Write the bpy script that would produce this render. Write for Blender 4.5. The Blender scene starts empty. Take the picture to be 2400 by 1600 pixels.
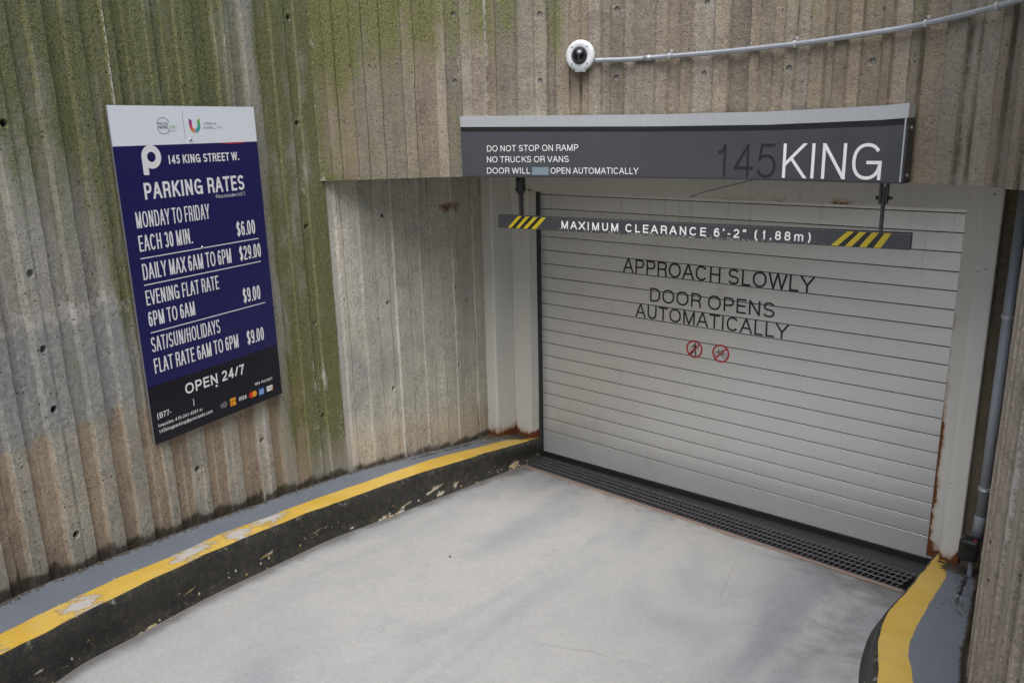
import bpy, bmesh, math, random
import numpy as np
from mathutils import Vector, Matrix, noise as mnoise

random.seed(7)
SC = bpy.context.scene
COL = SC.collection
R = math.radians

# ---------------------------------------------------------------- camera
CAM = (3.944, -4.851, 2.624)
cd = bpy.data.cameras.new("camera")
cam = bpy.data.objects.new("camera", cd)
COL.objects.link(cam)
cd.sensor_width = 36.0
cd.lens = 28.611
cd.clip_start = 0.02
cd.clip_end = 500
yaw, pitch, roll = -0.720735, -0.2573138, -0.02414198
fw = Vector((math.sin(yaw) * math.cos(pitch), math.cos(yaw) * math.cos(pitch), math.sin(pitch)))
rt = Vector((math.cos(yaw), -math.sin(yaw), 0))
up = rt.cross(fw)
r2 = rt * math.cos(roll) + up * math.sin(roll)
u2 = -rt * math.sin(roll) + up * math.cos(roll)
cam.matrix_world = Matrix(((r2.x, u2.x, -fw.x, CAM[0]), (r2.y, u2.y, -fw.y, CAM[1]),
                           (r2.z, u2.z, -fw.z, CAM[2]), (0, 0, 0, 1)))
SC.camera = cam

# ---------------------------------------------------------------- sky, sun, exposure (overcast)
SUN_EL, SUN_AZ = 60.0, 146.0        # azimuth clockwise from +Y
W = bpy.data.worlds.new("World")
SC.world = W
W.use_nodes = True
wn = W.node_tree
sky = wn.nodes.new("ShaderNodeTexSky")
sky.sky_type = 'NISHITA'
sky.sun_disc = False
sky.sun_elevation = R(SUN_EL)
sky.sun_rotation = R(SUN_AZ)
sky.air_density = 1.0
sky.dust_density = 3.0
sky.ozone_density = 1.0
bg = wn.nodes["Background"]
bg.inputs[1].default_value = 0.11
wn.links.new(sky.outputs[0], bg.inputs[0])
sl = bpy.data.lights.new("sun", 'SUN')
sl.energy = 2.3
sl.angle = R(60)
sl.color = (1.0, 0.99, 0.975)
sun = bpy.data.objects.new("sun", sl)
COL.objects.link(sun)
sd = Vector((math.sin(R(SUN_AZ)) * math.cos(R(SUN_EL)), math.cos(R(SUN_AZ)) * math.cos(R(SUN_EL)), math.sin(R(SUN_EL))))
sun.rotation_euler = (-sd).to_track_quat('-Z', 'Y').to_euler()
sun.location = sd * 12
SC.view_settings.view_transform = 'Standard'
SC.view_settings.look = 'None'
SC.view_settings.gamma = 1
SC.view_settings.exposure = 0.62


# ---------------------------------------------------------------- material helper
class Mat:
    def __init__(s, name):
        s.m = bpy.data.materials.new(name)
        s.m.use_nodes = True
        s.t = s.m.node_tree
        s.b = s.t.nodes["Principled BSDF"]
        s._tc = None

    def n(s, kind):
        return s.t.nodes.new(kind)

    def put(s, sock, v):
        if isinstance(v, bpy.types.NodeSocket):
            s.t.links.new(v, sock)
        elif v is not None:
            if hasattr(sock.default_value, '__len__'):
                sock.default_value = tuple(v) + ((1.0,) if len(v) == 3 and len(sock.default_value) == 4 else ())
            else:
                sock.default_value = v

    def P(s, sc=None):
        if s._tc is None:
            s._tc = s.n("ShaderNodeTexCoord").outputs["Object"]
        if sc is None:
            return s._tc
        v = s.n("ShaderNodeVectorMath")
        v.operation = 'MULTIPLY'
        s.put(v.inputs[0], s._tc)
        s.put(v.inputs[1], sc)
        return v.outputs[0]

    def xyz(s):
        x = s.n("ShaderNodeSeparateXYZ")
        s.put(x.inputs[0], s.P())
        return x.outputs

    def noise(s, scale, detail=4, rough=.55, vec=None, dist=0):
        x = s.n("ShaderNodeTexNoise")
        s.put(x.inputs["Vector"], vec if vec is not None else s.P())
        x.inputs["Scale"].default_value = scale
        x.inputs["Detail"].default_value = detail
        x.inputs["Roughness"].default_value = rough
        x.inputs["Distortion"].default_value = dist
        return x.outputs["Fac"]

    def voro(s, scale, vec=None, rnd=1.0):
        x = s.n("ShaderNodeTexVoronoi")
        s.put(x.inputs["Vector"], vec if vec is not None else s.P())
        x.inputs["Scale"].default_value = scale
        x.inputs["Randomness"].default_value = rnd
        return x.outputs["Distance"], x.outputs["Color"]

    def ma(s, op, a, b=None, c=None):
        x = s.n("ShaderNodeMath")
        x.operation = op
        s.put(x.inputs[0], a)
        if b is not None:
            s.put(x.inputs[1], b)
        if c is not None:
            s.put(x.inputs[2], c)
        return x.outputs[0]

    def ss(s, v, lo, hi, a=0.0, b=1.0):
        x = s.n("ShaderNodeMapRange")
        x.interpolation_type = 'SMOOTHSTEP'
        s.put(x.inputs[0], v)
        for i, k in enumerate((lo, hi, a, b)):
            s.put(x.inputs[i + 1], k)
        return x.outputs[0]

    def mix(s, f, a, b, mode='MIX'):
        x = s.n("ShaderNodeMix")
        x.data_type = 'RGBA'
        x.blend_type = mode
        s.put(x.inputs[0], f)
        s.put(x.inputs[6], a)
        s.put(x.inputs[7], b)
        return x.outputs[2]

    def attr(s, name):
        x = s.n("ShaderNodeAttribute")
        x.attribute_name = name
        return x.outputs["Fac"]

    def attrc(s, name):
        x = s.n("ShaderNodeAttribute")
        x.attribute_name = name
        return x.outputs["Color"]

    def bump(s, h, strength=.5, dist=.01, prev=None):
        x = s.n("ShaderNodeBump")
        x.inputs["Strength"].default_value = strength
        x.inputs["Distance"].default_value = dist
        s.put(x.inputs["Height"], h)
        if prev is not None:
            s.put(x.inputs["Normal"], prev)
        s.t.links.new(x.outputs[0], s.b.inputs["Normal"])
        return x.outputs[0]

    def out(s, col=None, rough=None, metal=None, spec=None):
        if col is not None:
            s.put(s.b.inputs["Base Color"], col)
        if rough is not None:
            s.put(s.b.inputs["Roughness"], rough)
        if metal is not None:
            s.put(s.b.inputs["Metallic"], metal)
        if spec is not None:
            s.put(s.b.inputs["Specular IOR Level"], spec)
        return s.m


# ---------------------------------------------------------------- materials
def concrete(name, gray, tan, pit=1.0, grain=1.0):
    M = Mat(name)
    med = M.noise(7, 6, .62)
    fr_ = M.noise(125, 4, .72)
    fine = M.ss(fr_, .32, .68)
    mid = M.ss(M.noise(42, 5, .65), .28, .72)
    streak = M.noise(1.0, 5, .6, M.P((38, 38, 1.6)))
    streak2 = M.noise(1.0, 4, .6, M.P((9, 9, .55)))
    c = M.mix(M.attr("tan"), gray, tan)
    # board to board tone, mottling, grain
    k = M.ma('MULTIPLY_ADD', M.attr("tone"), .42, .78)
    k = M.ma('MULTIPLY', k, M.ma('MULTIPLY_ADD', med, .9, .55))
    k = M.ma('MULTIPLY', k, M.ma('MULTIPLY_ADD', streak, .5, .75))
    k = M.ma('MULTIPLY', k, M.ma('MULTIPLY_ADD', mid, .30, .85))
    k = M.ma('MULTIPLY', k, M.ma('MULTIPLY_ADD', fine, .46 * grain, 1 - .23 * grain))
    agg, _a = M.voro(210)
    k = M.ma('MULTIPLY', k, M.ma('MULTIPLY_ADD', M.ss(agg, .15, .6), .2, .91))
    kk = M.n("ShaderNodeCombineColor")
    for i in range(3):
        M.put(kk.inputs[i], k)
    c = M.mix(1.0, c, kk.outputs[0], 'MULTIPLY')
    nz = M.ma('ADD', M.ma('MULTIPLY', M.ma('SUBTRACT', streak2, .5), .9),
              M.ma('ADD', M.ma('MULTIPLY', M.ma('SUBTRACT', mid, .5), .45), M.ma('MULTIPLY', M.ma('SUBTRACT', fine, .5), .36)))
    nm = M.ma('ADD', M.ma('MULTIPLY', M.ma('SUBTRACT', med, .5), 1.3), nz)
    # grey cement wash; dark for stains, grime and shade painted on the right ribs
    patch = M.ss(M.ma('ADD', M.attr("patch"), M.ma('MULTIPLY', nm, .55)), .42, .62)
    c = M.mix(M.ma('MULTIPLY', patch, .8), c, M.mix(mid, (.25, .25, .243), (.40, .40, .385)))
    dark = M.ss(M.ma('ADD', M.attr("dark"), M.ma('MULTIPLY', nm, .6)), .3, .95)
    c = M.mix(M.ma('MULTIPLY', dark, .85), c, (.035, .030, .024))
    # moss and algae
    moss = M.ss(M.ma('ADD', M.attr("moss"), M.ma('MULTIPLY', nm, .75)), .2, .95)
    mcol = M.mix(M.ss(fine, .05, .95), (.070, .082, .018), (.200, .205, .072))
    c = M.mix(M.ma('MULTIPLY', moss, .85), c, mcol)
    # lime efflorescence
    white = M.ss(M.ma('ADD', M.attr("white"), M.ma('MULTIPLY', nm, .9)), .5, .85)
    c = M.mix(M.ma('MULTIPLY', white, .75), c, (.50, .48, .44))
    red = M.ss(M.ma('ADD', M.attr("red"), M.ma('MULTIPLY', nz, .3)), .3, .9)
    c = M.mix(M.ma('MULTIPLY', red, .8), c, (.16, .022, .015))
    # bug holes
    clus = M.ss(M.noise(5.5, 3, .6), .42, .62)
    p1 = None
    for sc_, lo_, big_ in ((72, .62, .20), (40, .80, .15)):
        d, vc = M.voro(sc_)
        sep = M.n("ShaderNodeSeparateColor")
        M.put(sep.inputs[0], vc)
        gate = M.ma('GREATER_THAN', M.ma('ADD', sep.outputs[0], M.ma('MULTIPLY', clus, .22)), lo_ + .2)
        size = M.ma('MULTIPLY_ADD', sep.outputs[1], big_, .06)
        q1 = M.ma('MULTIPLY', gate, M.ma('LESS_THAN', M.ma('ADD', d, M.ma('MULTIPLY', M.ma('SUBTRACT', fr_, .5), .7)), size))
        p1 = q1 if p1 is None else M.ma('MAXIMUM', p1, q1)
    p1 = M.ma('MULTIPLY', p1, pit)
    c = M.mix(M.ma('MULTIPLY', p1, .8), c, (.03, .027, .022))
    h = M.ma('ADD', M.ma('MULTIPLY', fine, .25 * grain), M.ma('ADD', M.ma('MULTIPLY', mid, .5), M.ma('MULTIPLY', p1, -1.0)))
    h = M.ma('ADD', h, M.ma('MULTIPLY', streak, .5))
    M.bump(h, .8, .006)
    return M.out(c, .93, 0, .2)


MC_LEFT = concrete("mossy_board_concrete", (.33, .32, .275), (.365, .29, .21))
MC_LINT = concrete("brown_board_concrete", (.232, .208, .172), (.232, .190, .142), 1.0)
MC_RIGHT = concrete("tan_board_concrete", (.30, .26, .21), (.21, .17, .13))
MC_DARK = concrete("dark_flat_concrete", (.13, .11, .08), (.12, .09, .06))


def floor_mat():
    M = Mat("ramp_concrete")
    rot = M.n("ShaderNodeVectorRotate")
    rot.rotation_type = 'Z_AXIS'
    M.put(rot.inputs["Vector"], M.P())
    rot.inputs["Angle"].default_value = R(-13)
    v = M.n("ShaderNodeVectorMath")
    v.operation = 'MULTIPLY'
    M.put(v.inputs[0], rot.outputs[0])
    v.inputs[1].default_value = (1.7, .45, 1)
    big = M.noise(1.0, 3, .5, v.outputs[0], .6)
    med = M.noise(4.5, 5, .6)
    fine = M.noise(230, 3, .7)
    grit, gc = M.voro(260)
    c = M.mix(M.ss(big, .36, .64), (.30, .315, .345), (.455, .455, .443))  # broad pale and bluish bands: soft light variation put into the colour
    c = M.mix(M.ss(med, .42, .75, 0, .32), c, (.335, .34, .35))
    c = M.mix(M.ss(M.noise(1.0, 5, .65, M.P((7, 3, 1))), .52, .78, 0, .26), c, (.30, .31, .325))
    c = M.mix(M.ss(grit, .16, .05, 0, .35), c, (.13, .125, .115))
    k = M.ma('MULTIPLY', M.ma('MULTIPLY_ADD', M.ss(fine, .3, .7), .30, .85), M.ma('MULTIPLY_ADD', M.ss(M.noise(38, 5, .7), .3, .7), .10, .95))
    kk = M.n("ShaderNodeCombineColor")
    for i in range(3):
        M.put(kk.inputs[i], k)
    c = M.mix(1.0, c, kk.outputs[0], 'MULTIPLY')
    # small dark spots and oil specks
    d, vc = M.voro(5.5)
    sep = M.n("ShaderNodeSeparateColor")
    M.put(sep.inputs[0], vc)
    spot = M.ma('MULTIPLY', M.ss(sep.outputs[0], .8, .82), M.ss(M.ma('ADD', d, M.ma('MULTIPLY', med, .1)), .16, .06))
    c = M.mix(M.ma('MULTIPLY', spot, .35), c, (.2, .19, .17))
    d2, vc2 = M.voro(17)
    sep2 = M.n("ShaderNodeSeparateColor")
    M.put(sep2.inputs[0], vc2)
    sp2 = M.ma('MULTIPLY', M.ss(sep2.outputs[1], .88, .9), M.ss(d2, .10, .05))
    c = M.mix(M.ma('MULTIPLY', sp2, .6), c, (.1, .095, .09))
    # dirt by kerbs and drain, plus shade painted along door end and right side
    dirt_shade = M.ss(M.ma('ADD', M.attr("dirt_shade"), M.ma('MULTIPLY', M.ma('SUBTRACT', M.noise(9, 5), .5), .9)), .3, 1.0)
    c = M.mix(M.ma('MULTIPLY', dirt_shade, .82), c, (.145, .138, .125))
    M.bump(M.ma('ADD', M.ma('MULTIPLY', fine, .6), M.noise(60, 4)), .35, .004)
    return M.out(c, M.ma('MULTIPLY_ADD', med, .2, .62), 0, .35)


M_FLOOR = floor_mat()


def simple(name, col, rough=.6, metal=0, var=.15, scale=20, bump=0, spec=None):
    M = Mat(name)
    n = M.noise(scale, 5, .6)
    c = M.mix(n, tuple(x * (1 - var) for x in col), tuple(min(1, x * (1 + var)) for x in col))
    if bump:
        M.bump(M.noise(scale * 6, 3), bump, .003)
    return M.out(c, M.ma('MULTIPLY_ADD', n, .15, rough - .07), metal, spec)


def painted_steel():
    M = Mat("cream_painted_steel")
    n = M.noise(3, 4)
    fine = M.noise(90, 3)
    mid = M.noise(24, 5, .65)
    st = M.noise(1, 4, .6, M.P((40, 40, 2)))
    c = M.mix(n, (.58, .57, .52), (.65, .645, .60))
    c = M.mix(M.ss(st, .55, .8, 0, .25), c, (.24, .23, .2))
    # chips
    d, vc = M.voro(26)
    sep = M.n("ShaderNodeSeparateColor")
    M.put(sep.inputs[0], vc)
    chip = M.ma('MULTIPLY', M.ss(sep.outputs[0], .78, .80), M.ma('LESS_THAN', M.ma('ADD', d, M.ma('MULTIPLY', M.ma('SUBTRACT', mid, .5), .35)), .13))
    c = M.mix(M.ma('MULTIPLY', chip, .75), c, (.05, .045, .04))
    a = M.ma('ADD', M.attr("rust"), M.ma('MULTIPLY', M.ma('SUBTRACT', mid, .5), .9))
    halo = M.ss(a, .18, .62)
    rust = M.ss(a, .50, .66)
    c = M.mix(M.ma('MULTIPLY', halo, .75), c, (.36, .21, .085))
    rc = M.mix(M.noise(60, 4), (.045, .018, .010), (.24, .075, .02))
    c = M.mix(rust, c, rc)
    M.bump(M.ma('ADD', M.ma('MULTIPLY', rust, -1.0), M.ma('ADD', M.ma('MULTIPLY', fine, .2), M.ma('MULTIPLY', mid, .25))), .6, .004)
    return M.out(c, M.ma('MULTIPLY_ADD', rust, .35, .5), 0, .4)


M_POST = painted_steel()


def door_mat():
    M = Mat("grey_door_slats")
    x, y, z = M.xyz()[0], M.xyz()[1], M.xyz()[2]
    st = M.noise(1, 6, .68, M.P((34, 1, .9)))
    st2 = M.noise(1, 5, .6, M.P((90, 1, 2.6)))
    fine = M.noise(150, 3)
    med = M.noise(3, 4)
    c = M.mix(med, (.70, .70, .685), (.78, .78, .765))
    # run-off dirt: right side and upper slats
    reg = M.ma('ADD', M.ss(x, 1.3, 2.9, -.22, .36), M.ss(z, 1.0, 2.15, 0, .22))
    d = M.ss(M.ma('ADD', M.ma('MULTIPLY_ADD', M.ss(st, .3, .7), .7, -.35), reg), .10, .62)
    c = M.mix(M.ma('MULTIPLY', d, .62), c, (.20, .19, .17))
    d2 = M.ss(M.ma('ADD', M.ma('MULTIPLY_ADD', M.ss(st2, .3, .7), .8, -.5), reg), .15, .6)
    c = M.mix(M.ma('MULTIPLY', d2, .5), c, (.15, .145, .13))
    # brownish marks near the left rail
    b = M.ma('MULTIPLY', M.ss(x, .35, .03), M.ss(M.noise(6, 5), .5, .75))
    c = M.mix(M.ma('MULTIPLY', b, .12), c, (.22, .15, .10))
    # sprayed grime patches low on the right
    sp = M.ma('MULTIPLY', M.ma('MULTIPLY', M.ss(x, 2.25, 2.6), M.ss(M.ma('ABSOLUTE', M.ma('SUBTRACT', z, .72)), .2, .1)), M.ss(M.noise(110, 3, .7), .42, .62))
    c = M.mix(M.ma('MULTIPLY', sp, .45), c, (.14, .14, .13))
    k = M.ma('MULTIPLY_ADD', fine, .2, .9)
    kk = M.n("ShaderNodeCombineColor")
    for i in range(3):
        M.put(kk.inputs[i], k)
    c = M.mix(1.0, c, kk.outputs[0], 'MULTIPLY')
    M.bump(M.ma('ADD', M.noise(2.2, 3), M.ma('MULTIPLY', fine, .03)), .12, .006)
    return M.out(c, M.ma('MULTIPLY_ADD', d, .2, .44), .5, .5)


M_DOOR = door_mat()
M_GROOVE = simple("black_slat_joint", (.012, .011, .010), .8)
M_RUBBER = simple("black_rubber", (.016, .016, .017), .6, 0, .4, 40, .3)
M_GUIDE = simple("black_guide_rail", (.02, .021, .023), .45, .1, .3, 30)


def kerb_face_mat():
    M = Mat("black_kerb_paint")
    mid = M.noise(26, 6, .7)
    fine = M.noise(150, 3, .7)
    med = M.noise(5, 4)
    c = M.mix(M.ss(med, .4, .7), (.016, .017, .020), (.030, .030, .031))
    c = M.mix(M.ss(M.ma('ADD', mid, M.ma('MULTIPLY', M.ss(fine, .3, .7), .35)), .58, .92, 0, .75), c, (.095, .082, .040))
    d, vc = M.voro(52)
    sep = M.n("ShaderNodeSeparateColor")
    M.put(sep.inputs[0], vc)
    low = M.attr("low")
    gate = M.ma('GREATER_THAN', M.ma('ADD', sep.outputs[0], M.ma('MULTIPLY', low, .05)), .994)
    chip = M.ma('MULTIPLY', gate, M.ma('LESS_THAN', M.ma('ADD', d, M.ma('MULTIPLY', M.ma('SUBTRACT', mid, .5), 1.7)), M.ma('MULTIPLY_ADD', low, .2, .10)))
    c = M.mix(chip, c, M.mix(M.ss(M.noise(12, 2), .45, .55), (.50, .33, .075), (.50, .46, .38)))
    bare = M.ma('MULTIPLY', M.ss(low, .45, .8), M.ss(M.ma('ADD', M.noise(1, 5, .6, M.P((9, 3.2, 20))), M.ma('MULTIPLY', M.ma('SUBTRACT', mid, .5), .22)), .605, .63))
    c = M.mix(bare, c, M.mix(M.ss(mid, .42, .58), (.52, .35, .09), (.50, .47, .41)))
    edge = M.ma('MULTIPLY', M.ss(M.attr("edge"), .5, 1.0), M.ss(mid, .58, .7))
    c = M.mix(M.ma('MULTIPLY', edge, .7), c, (.45, .45, .46))
    M.bump(M.ma('ADD', mid, M.ma('MULTIPLY', chip, -.6)), .5, .006)
    return M.out(c, M.ma('MULTIPLY_ADD', mid, .3, .42), 0, .45)


def stripe_mat():
    M = Mat("yellow_kerb_paint")
    mid = M.noise(30, 6, .7)
    med = M.noise(4, 4)
    fine = M.noise(200, 3, .7)
    c = M.mix(M.ss(med, .35, .65), (.66, .42, .055), (.72, .49, .11))
    c = M.mix(M.ss(M.noise(14, 5, .7), .48, .75, 0, .55), c, (.56, .45, .20))
    c = M.mix(M.ss(mid, .62, .8, 0, .35), c, (.25, .17, .05))
    lng = M.noise(1, 6, .7, M.P((46, 11, 30)))
    w = M.ma('ADD', M.attr("worn"), M.ma('MULTIPLY', M.ma('SUBTRACT', M.ma('ADD', M.ma('MULTIPLY', mid, .4), M.ma('MULTIPLY', lng, .6)), .5), 2.0))
    worn = M.ss(w, .5, .6)
    c = M.mix(worn, c, M.mix(fine, (.42, .40, .36), (.60, .58, .54)))
    rim = M.ma('MULTIPLY', M.ss(w, .42, .5), M.ss(w, .62, .52))
    c = M.mix(M.ma('MULTIPLY', rim, .45), c, (.2, .13, .04))
    g = M.ss(M.ma('ADD', M.attr("grime"), M.ma('MULTIPLY', M.ma('SUBTRACT', mid, .5), 1.5)), .4, .65)
    c = M.mix(g, c, (.05, .045, .03))
    M.bump(M.ma('ADD', M.ma('MULTIPLY', worn, -.7), M.ma('MULTIPLY', mid, .5)), .5, .004)
    return M.out(c, M.ma('MULTIPLY_ADD', worn, .3, .5), 0, .4)


def walkway_mat():
    M = Mat("blue_grey_floor_paint")
    med = M.noise(3.5, 5)
    fine = M.noise(150, 3, .7)
    mid = M.noise(28, 5, .7)
    c = M.mix(med, (.135, .16, .20), (.20, .225, .26))
    c = M.mix(M.ss(mid, .6, .8, 0, .5), c, (.31, .33, .36))
    c = M.mix(M.ss(M.noise(9, 5, .7), .62, .8, 0, .4), c, (.10, .105, .11))
    g = M.ss(M.ma('ADD', M.attr("grime"), M.ma('MULTIPLY', M.ma('SUBTRACT', mid, .5), 1.3)), .42, .7)
    c = M.mix(g, c, M.mix(fine, (.025, .022, .016), (.12, .10, .075)))
    M.bump(M.ma('ADD', M.ma('MULTIPLY', fine, .4), mid), .35, .004)
    return M.out(c, M.ma('MULTIPLY_ADD', mid, .3, .38), 0, .5)


M_KFACE, M_STRIPE, M_WALK = kerb_face_mat(), stripe_mat(), walkway_mat()
M_GRATE = simple("galvanised_grate", (.15, .15, .155), .5, .4, .4, 60)
M_PIT = simple("drain_pit_concrete", (.03, .029, .027), .9)
M_MORTAR = simple("rusty_mortar_strip", (.36, .25, .19), .85, 0, .25, 14, .4)
M_SILL = simple("dark_sill_plate", (.055, .055, .056), .6, .2, .4, 25, .3)
M_SIGN = simple("charcoal_sign_face", (.058, .062, .072), .42, 0, .12, 6)
M_SIGNEND = simple("dark_sign_return", (.035, .036, .040), .45, 0, .15, 8)
M_SILVER = simple("silver_band", (.54, .565, .59), .36, .4, .12, 70)
M_BLACK = simple("black_vinyl", (.012, .012, .013), .45)
M_WHITE = simple("white_vinyl", (.80, .80, .80), .5, 0, .04)
M_DARKTXT = simple("black_numerals", (.016, .017, .020), .45)
M_BLUEPATCH = simple("pale_blue_patch", (.17, .235, .285), .5, 0, .08)
M_YELLOW = simple("hazard_yellow", (.50, .39, .018), .5, 0, .18, 30)
M_RED = simple("prohibition_red", (.50, .028, .032), .5, 0, .1)
M_RODS = simple("dark_galvanised_steel", (.075, .075, .074), .5, .4, .35, 40)
M_PIPE = simple("grey_conduit_steel", (.37, .39, .42), .4, .5, .18, 40)
M_PVC = simple("grey_conduit_paint", (.30, .33, .375), .45, .1, .12, 25)
M_CLIP = simple("galvanised_clip", (.50, .50, .50), .4, .5, .2, 50)
M_CAMW = simple("white_camera_plastic", (.68, .70, .71), .4, 0, .05)
M_DOME = Mat("smoked_dome").out((.006, .006, .008), .05, 0, .8)
M_BOXBLK = simple("black_plastic", (.014, .014, .016), .4, 0, .3, 60)
M_BOXGRY = simple("grey_metal_box", (.42, .43, .43), .5, .1, .15, 30)
M_NAVY = simple("navy_sign_print", (.011, .010, .090), .36, 0, .06, 5)
M_NIGHT = simple("black_sign_print", (.006, .005, .012), .36, 0, .06, 5)
M_HEAD = simple("white_sign_print", (.78, .82, .86), .38, 0, .03, 5)
M_SCREW = simple("steel_screw", (.40, .40, .40), .35, .8, .1)
M_ALU = simple("sign_aluminium_edge", (.30, .30, .32), .45, .4, .1)
M_GRIT = simple("grit_crumbs", (.11, .09, .065), .95, 0, .6, 90, .6)
M_FLAKE = simple("paint_flake", (.60, .57, .50), .8, 0, .2, 60)
M_LEAF = simple("dry_leaf", (.36, .25, .17), .8, 0, .4, 40)
M_TWIG = simple("black_cable", (.03, .027, .022), .6)
M_CRACK = simple("hairline_crack", (.27, .265, .26), .95, 0, .4, 60)
M_SOFFIT = simple("soffit_concrete", (.22, .20, .17), .9, 0, .2, 10)
M_GREEN = simple("logo_green", (.16, .42, .05), .5, 0, .05)
M_INK = simple("logo_ink", (.03, .025, .03), .5, 0, .05)
M_ORANGE = simple("card_orange", (.80, .33, .02), .5, 0, .05)
M_CARDRED = simple("card_red", (.70, .03, .02), .5, 0, .05)
M_CARDBLUE = simple("card_blue", (.02, .16, .60), .5, 0, .05)
M_COIN = simple("coin_grey", (.15, .15, .16), .5, 0, .05)
_g = Mat("rainbow_print")
M_RAINBOW = _g.out(_g.attrc("Col"), .45)


# ---------------------------------------------------------------- object helpers
def link(o, parent=None):
    COL.objects.link(o)
    if parent:
        o.parent = parent
    return o


def tag(o, label=None, cat=None, kind=None, group=None):
    for k, v in (("label", label), ("category", cat), ("kind", kind), ("group", group)):
        if v:
            o[k] = v
    return o


def empty(name, loc, label, cat, group=None, kind=None):
    o = bpy.data.objects.new(name, None)
    o.empty_display_size = .1
    link(o)
    o.location = loc
    return tag(o, label, cat, kind, group)


def obj(name, bm, mats, parent=None, smooth=False, recalc=True):
    """bm in world coordinates -> object (parents are unrotated Empties, so only shift)."""
    if recalc:
        bmesh.ops.recalc_face_normals(bm, faces=bm.faces)
    me = bpy.data.meshes.new(name)
    bm.to_mesh(me)
    bm.free()
    for m in (mats if isinstance(mats, (list, tuple)) else [mats]):
        me.materials.append(m)
    if smooth:
        me.polygons.foreach_set("use_smooth", [True] * len(me.polygons))
    o = bpy.data.objects.new(name, me)
    link(o, parent)
    if parent:
        off = Vector((0, 0, 0))
        q = parent
        while q:
            off += q.location
            q = q.parent
        me.transform(Matrix.Translation(-off))
    return o


def put_attr(o, name, vals):
    a = o.data.attributes.new(name, 'FLOAT', 'POINT')
    a.data.foreach_set("value", np.asarray(vals, dtype=np.float32))


def cos(o):
    n = len(o.data.vertices)
    a = np.empty(n * 3)
    o.data.vertices.foreach_get("co", a)
    a = a.reshape(-1, 3)
    q = o.parent
    while q:
        a = a + np.array(q.location)
        q = q.parent
    return a


def frame(p, x=None, z=None):
    pass


def box(bm, o, ax, ay, az, x0, x1, y0, y1, z0, z1, bev=0, mi=0):
    """box in a local frame o + ax*x + ay*y + az*z"""
    o, ax, ay, az = Vector(o), Vector(ax), Vector(ay), Vector(az)
    v = [bm.verts.new(o + ax * x + ay * y + az * z) for x in (x0, x1) for y in (y0, y1) for z in (z0, z1)]
    fs = [bm.faces.new([v[i] for i in f]) for f in ((0, 1, 3, 2), (4, 6, 7, 5), (0, 4, 5, 1), (2, 3, 7, 6), (0, 2, 6, 4), (1, 5, 7, 3))]
    for f in fs:
        f.material_index = mi
    if bev:
        es = list({e for f in fs for e in f.edges})
        r = bmesh.ops.bevel(bm, geom=es, offset=bev, segments=2, affect='EDGES', profile=.5)
        for f in r['faces']:
            f.material_index = mi


XA, YA, ZA = Vector((1, 0, 0)), Vector((0, 1, 0)), Vector((0, 0, 1))


def wbox(bm, x0, x1, y0, y1, z0, z1, bev=0):
    box(bm, (0, 0, 0), XA, YA, ZA, x0, x1, y0, y1, z0, z1, bev)


def tube(bm, pts, r, seg=12, caps=True):
    pts = [Vector(p) for p in pts]
    rings = []
    pn = None
    for i, p in enumerate(pts):
        a = pts[max(0, i - 1)]
        b = pts[min(len(pts) - 1, i + 1)]
        d = (b - a).normalized()
        if pn is None:
            n = d.cross(ZA if abs(d.z) < .9 else XA).normalized()
        else:
            n = (pn - d * pn.dot(d)).normalized()
        pn = n
        m = d.cross(n)
        rr = r[i] if isinstance(r, (list, tuple)) else r
        rings.append([bm.verts.new(p + (n * math.cos(t) + m * math.sin(t)) * rr) for t in (2 * math.pi * k / seg for k in range(seg))])
    for a, b in zip(rings[:-1], rings[1:]):
        for k in range(seg):
            bm.faces.new((a[k], a[(k + 1) % seg], b[(k + 1) % seg], b[k]))
    if caps:
        bm.faces.new(rings[0][::-1])
        bm.faces.new(rings[-1])


def lathe(bm, o, axis, prof, seg=48):
    """prof: list of (radius, height along axis)"""
    o, axis = Vector(o), Vector(axis).normalized()
    n = axis.cross(ZA if abs(axis.z) < .9 else XA).normalized()
    m = axis.cross(n)
    rings = []
    for r, h in prof:
        if r < 1e-6:
            rings.append([bm.verts.new(o + axis * h)])
        else:
            rings.append([bm.verts.new(o + axis * h + (n * math.cos(t) + m * math.sin(t)) * r) for t in (2 * math.pi * k / seg for k in range(seg))])
    for a, b in zip(rings[:-1], rings[1:]):
        for k in range(seg):
            k2 = (k + 1) % seg
            if len(a) == 1 and len(b) == 1:
                continue
            if len(a) == 1:
                bm.faces.new((a[0], b[k2], b[k]))
            elif len(b) == 1:
                bm.faces.new((a[k], a[k2], b[0]))
            else:
                bm.faces.new((a[k], a[k2], b[k2], b[k]))
    for rg in (rings[0], rings[-1]):
        if len(rg) > 2:
            bm.faces.new(rg)


def spline(pts, n=24):
    P = np.array(pts, float)
    P = np.vstack([2 * P[0] - P[1], P, 2 * P[-1] - P[-2]])
    out = []
    for i in range(1, len(P) - 2):
        a, b, c, d = P[i - 1:i + 3]
        for t in np.linspace(0, 1, n, endpoint=False):
            out.append(.5 * ((2 * b) + (-a + c) * t + (2 * a - 5 * b + 4 * c - d) * t * t + (-a + 3 * b - 3 * c + d) * t ** 3))
    out.append(P[-2])
    return np.array(out)


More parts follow.
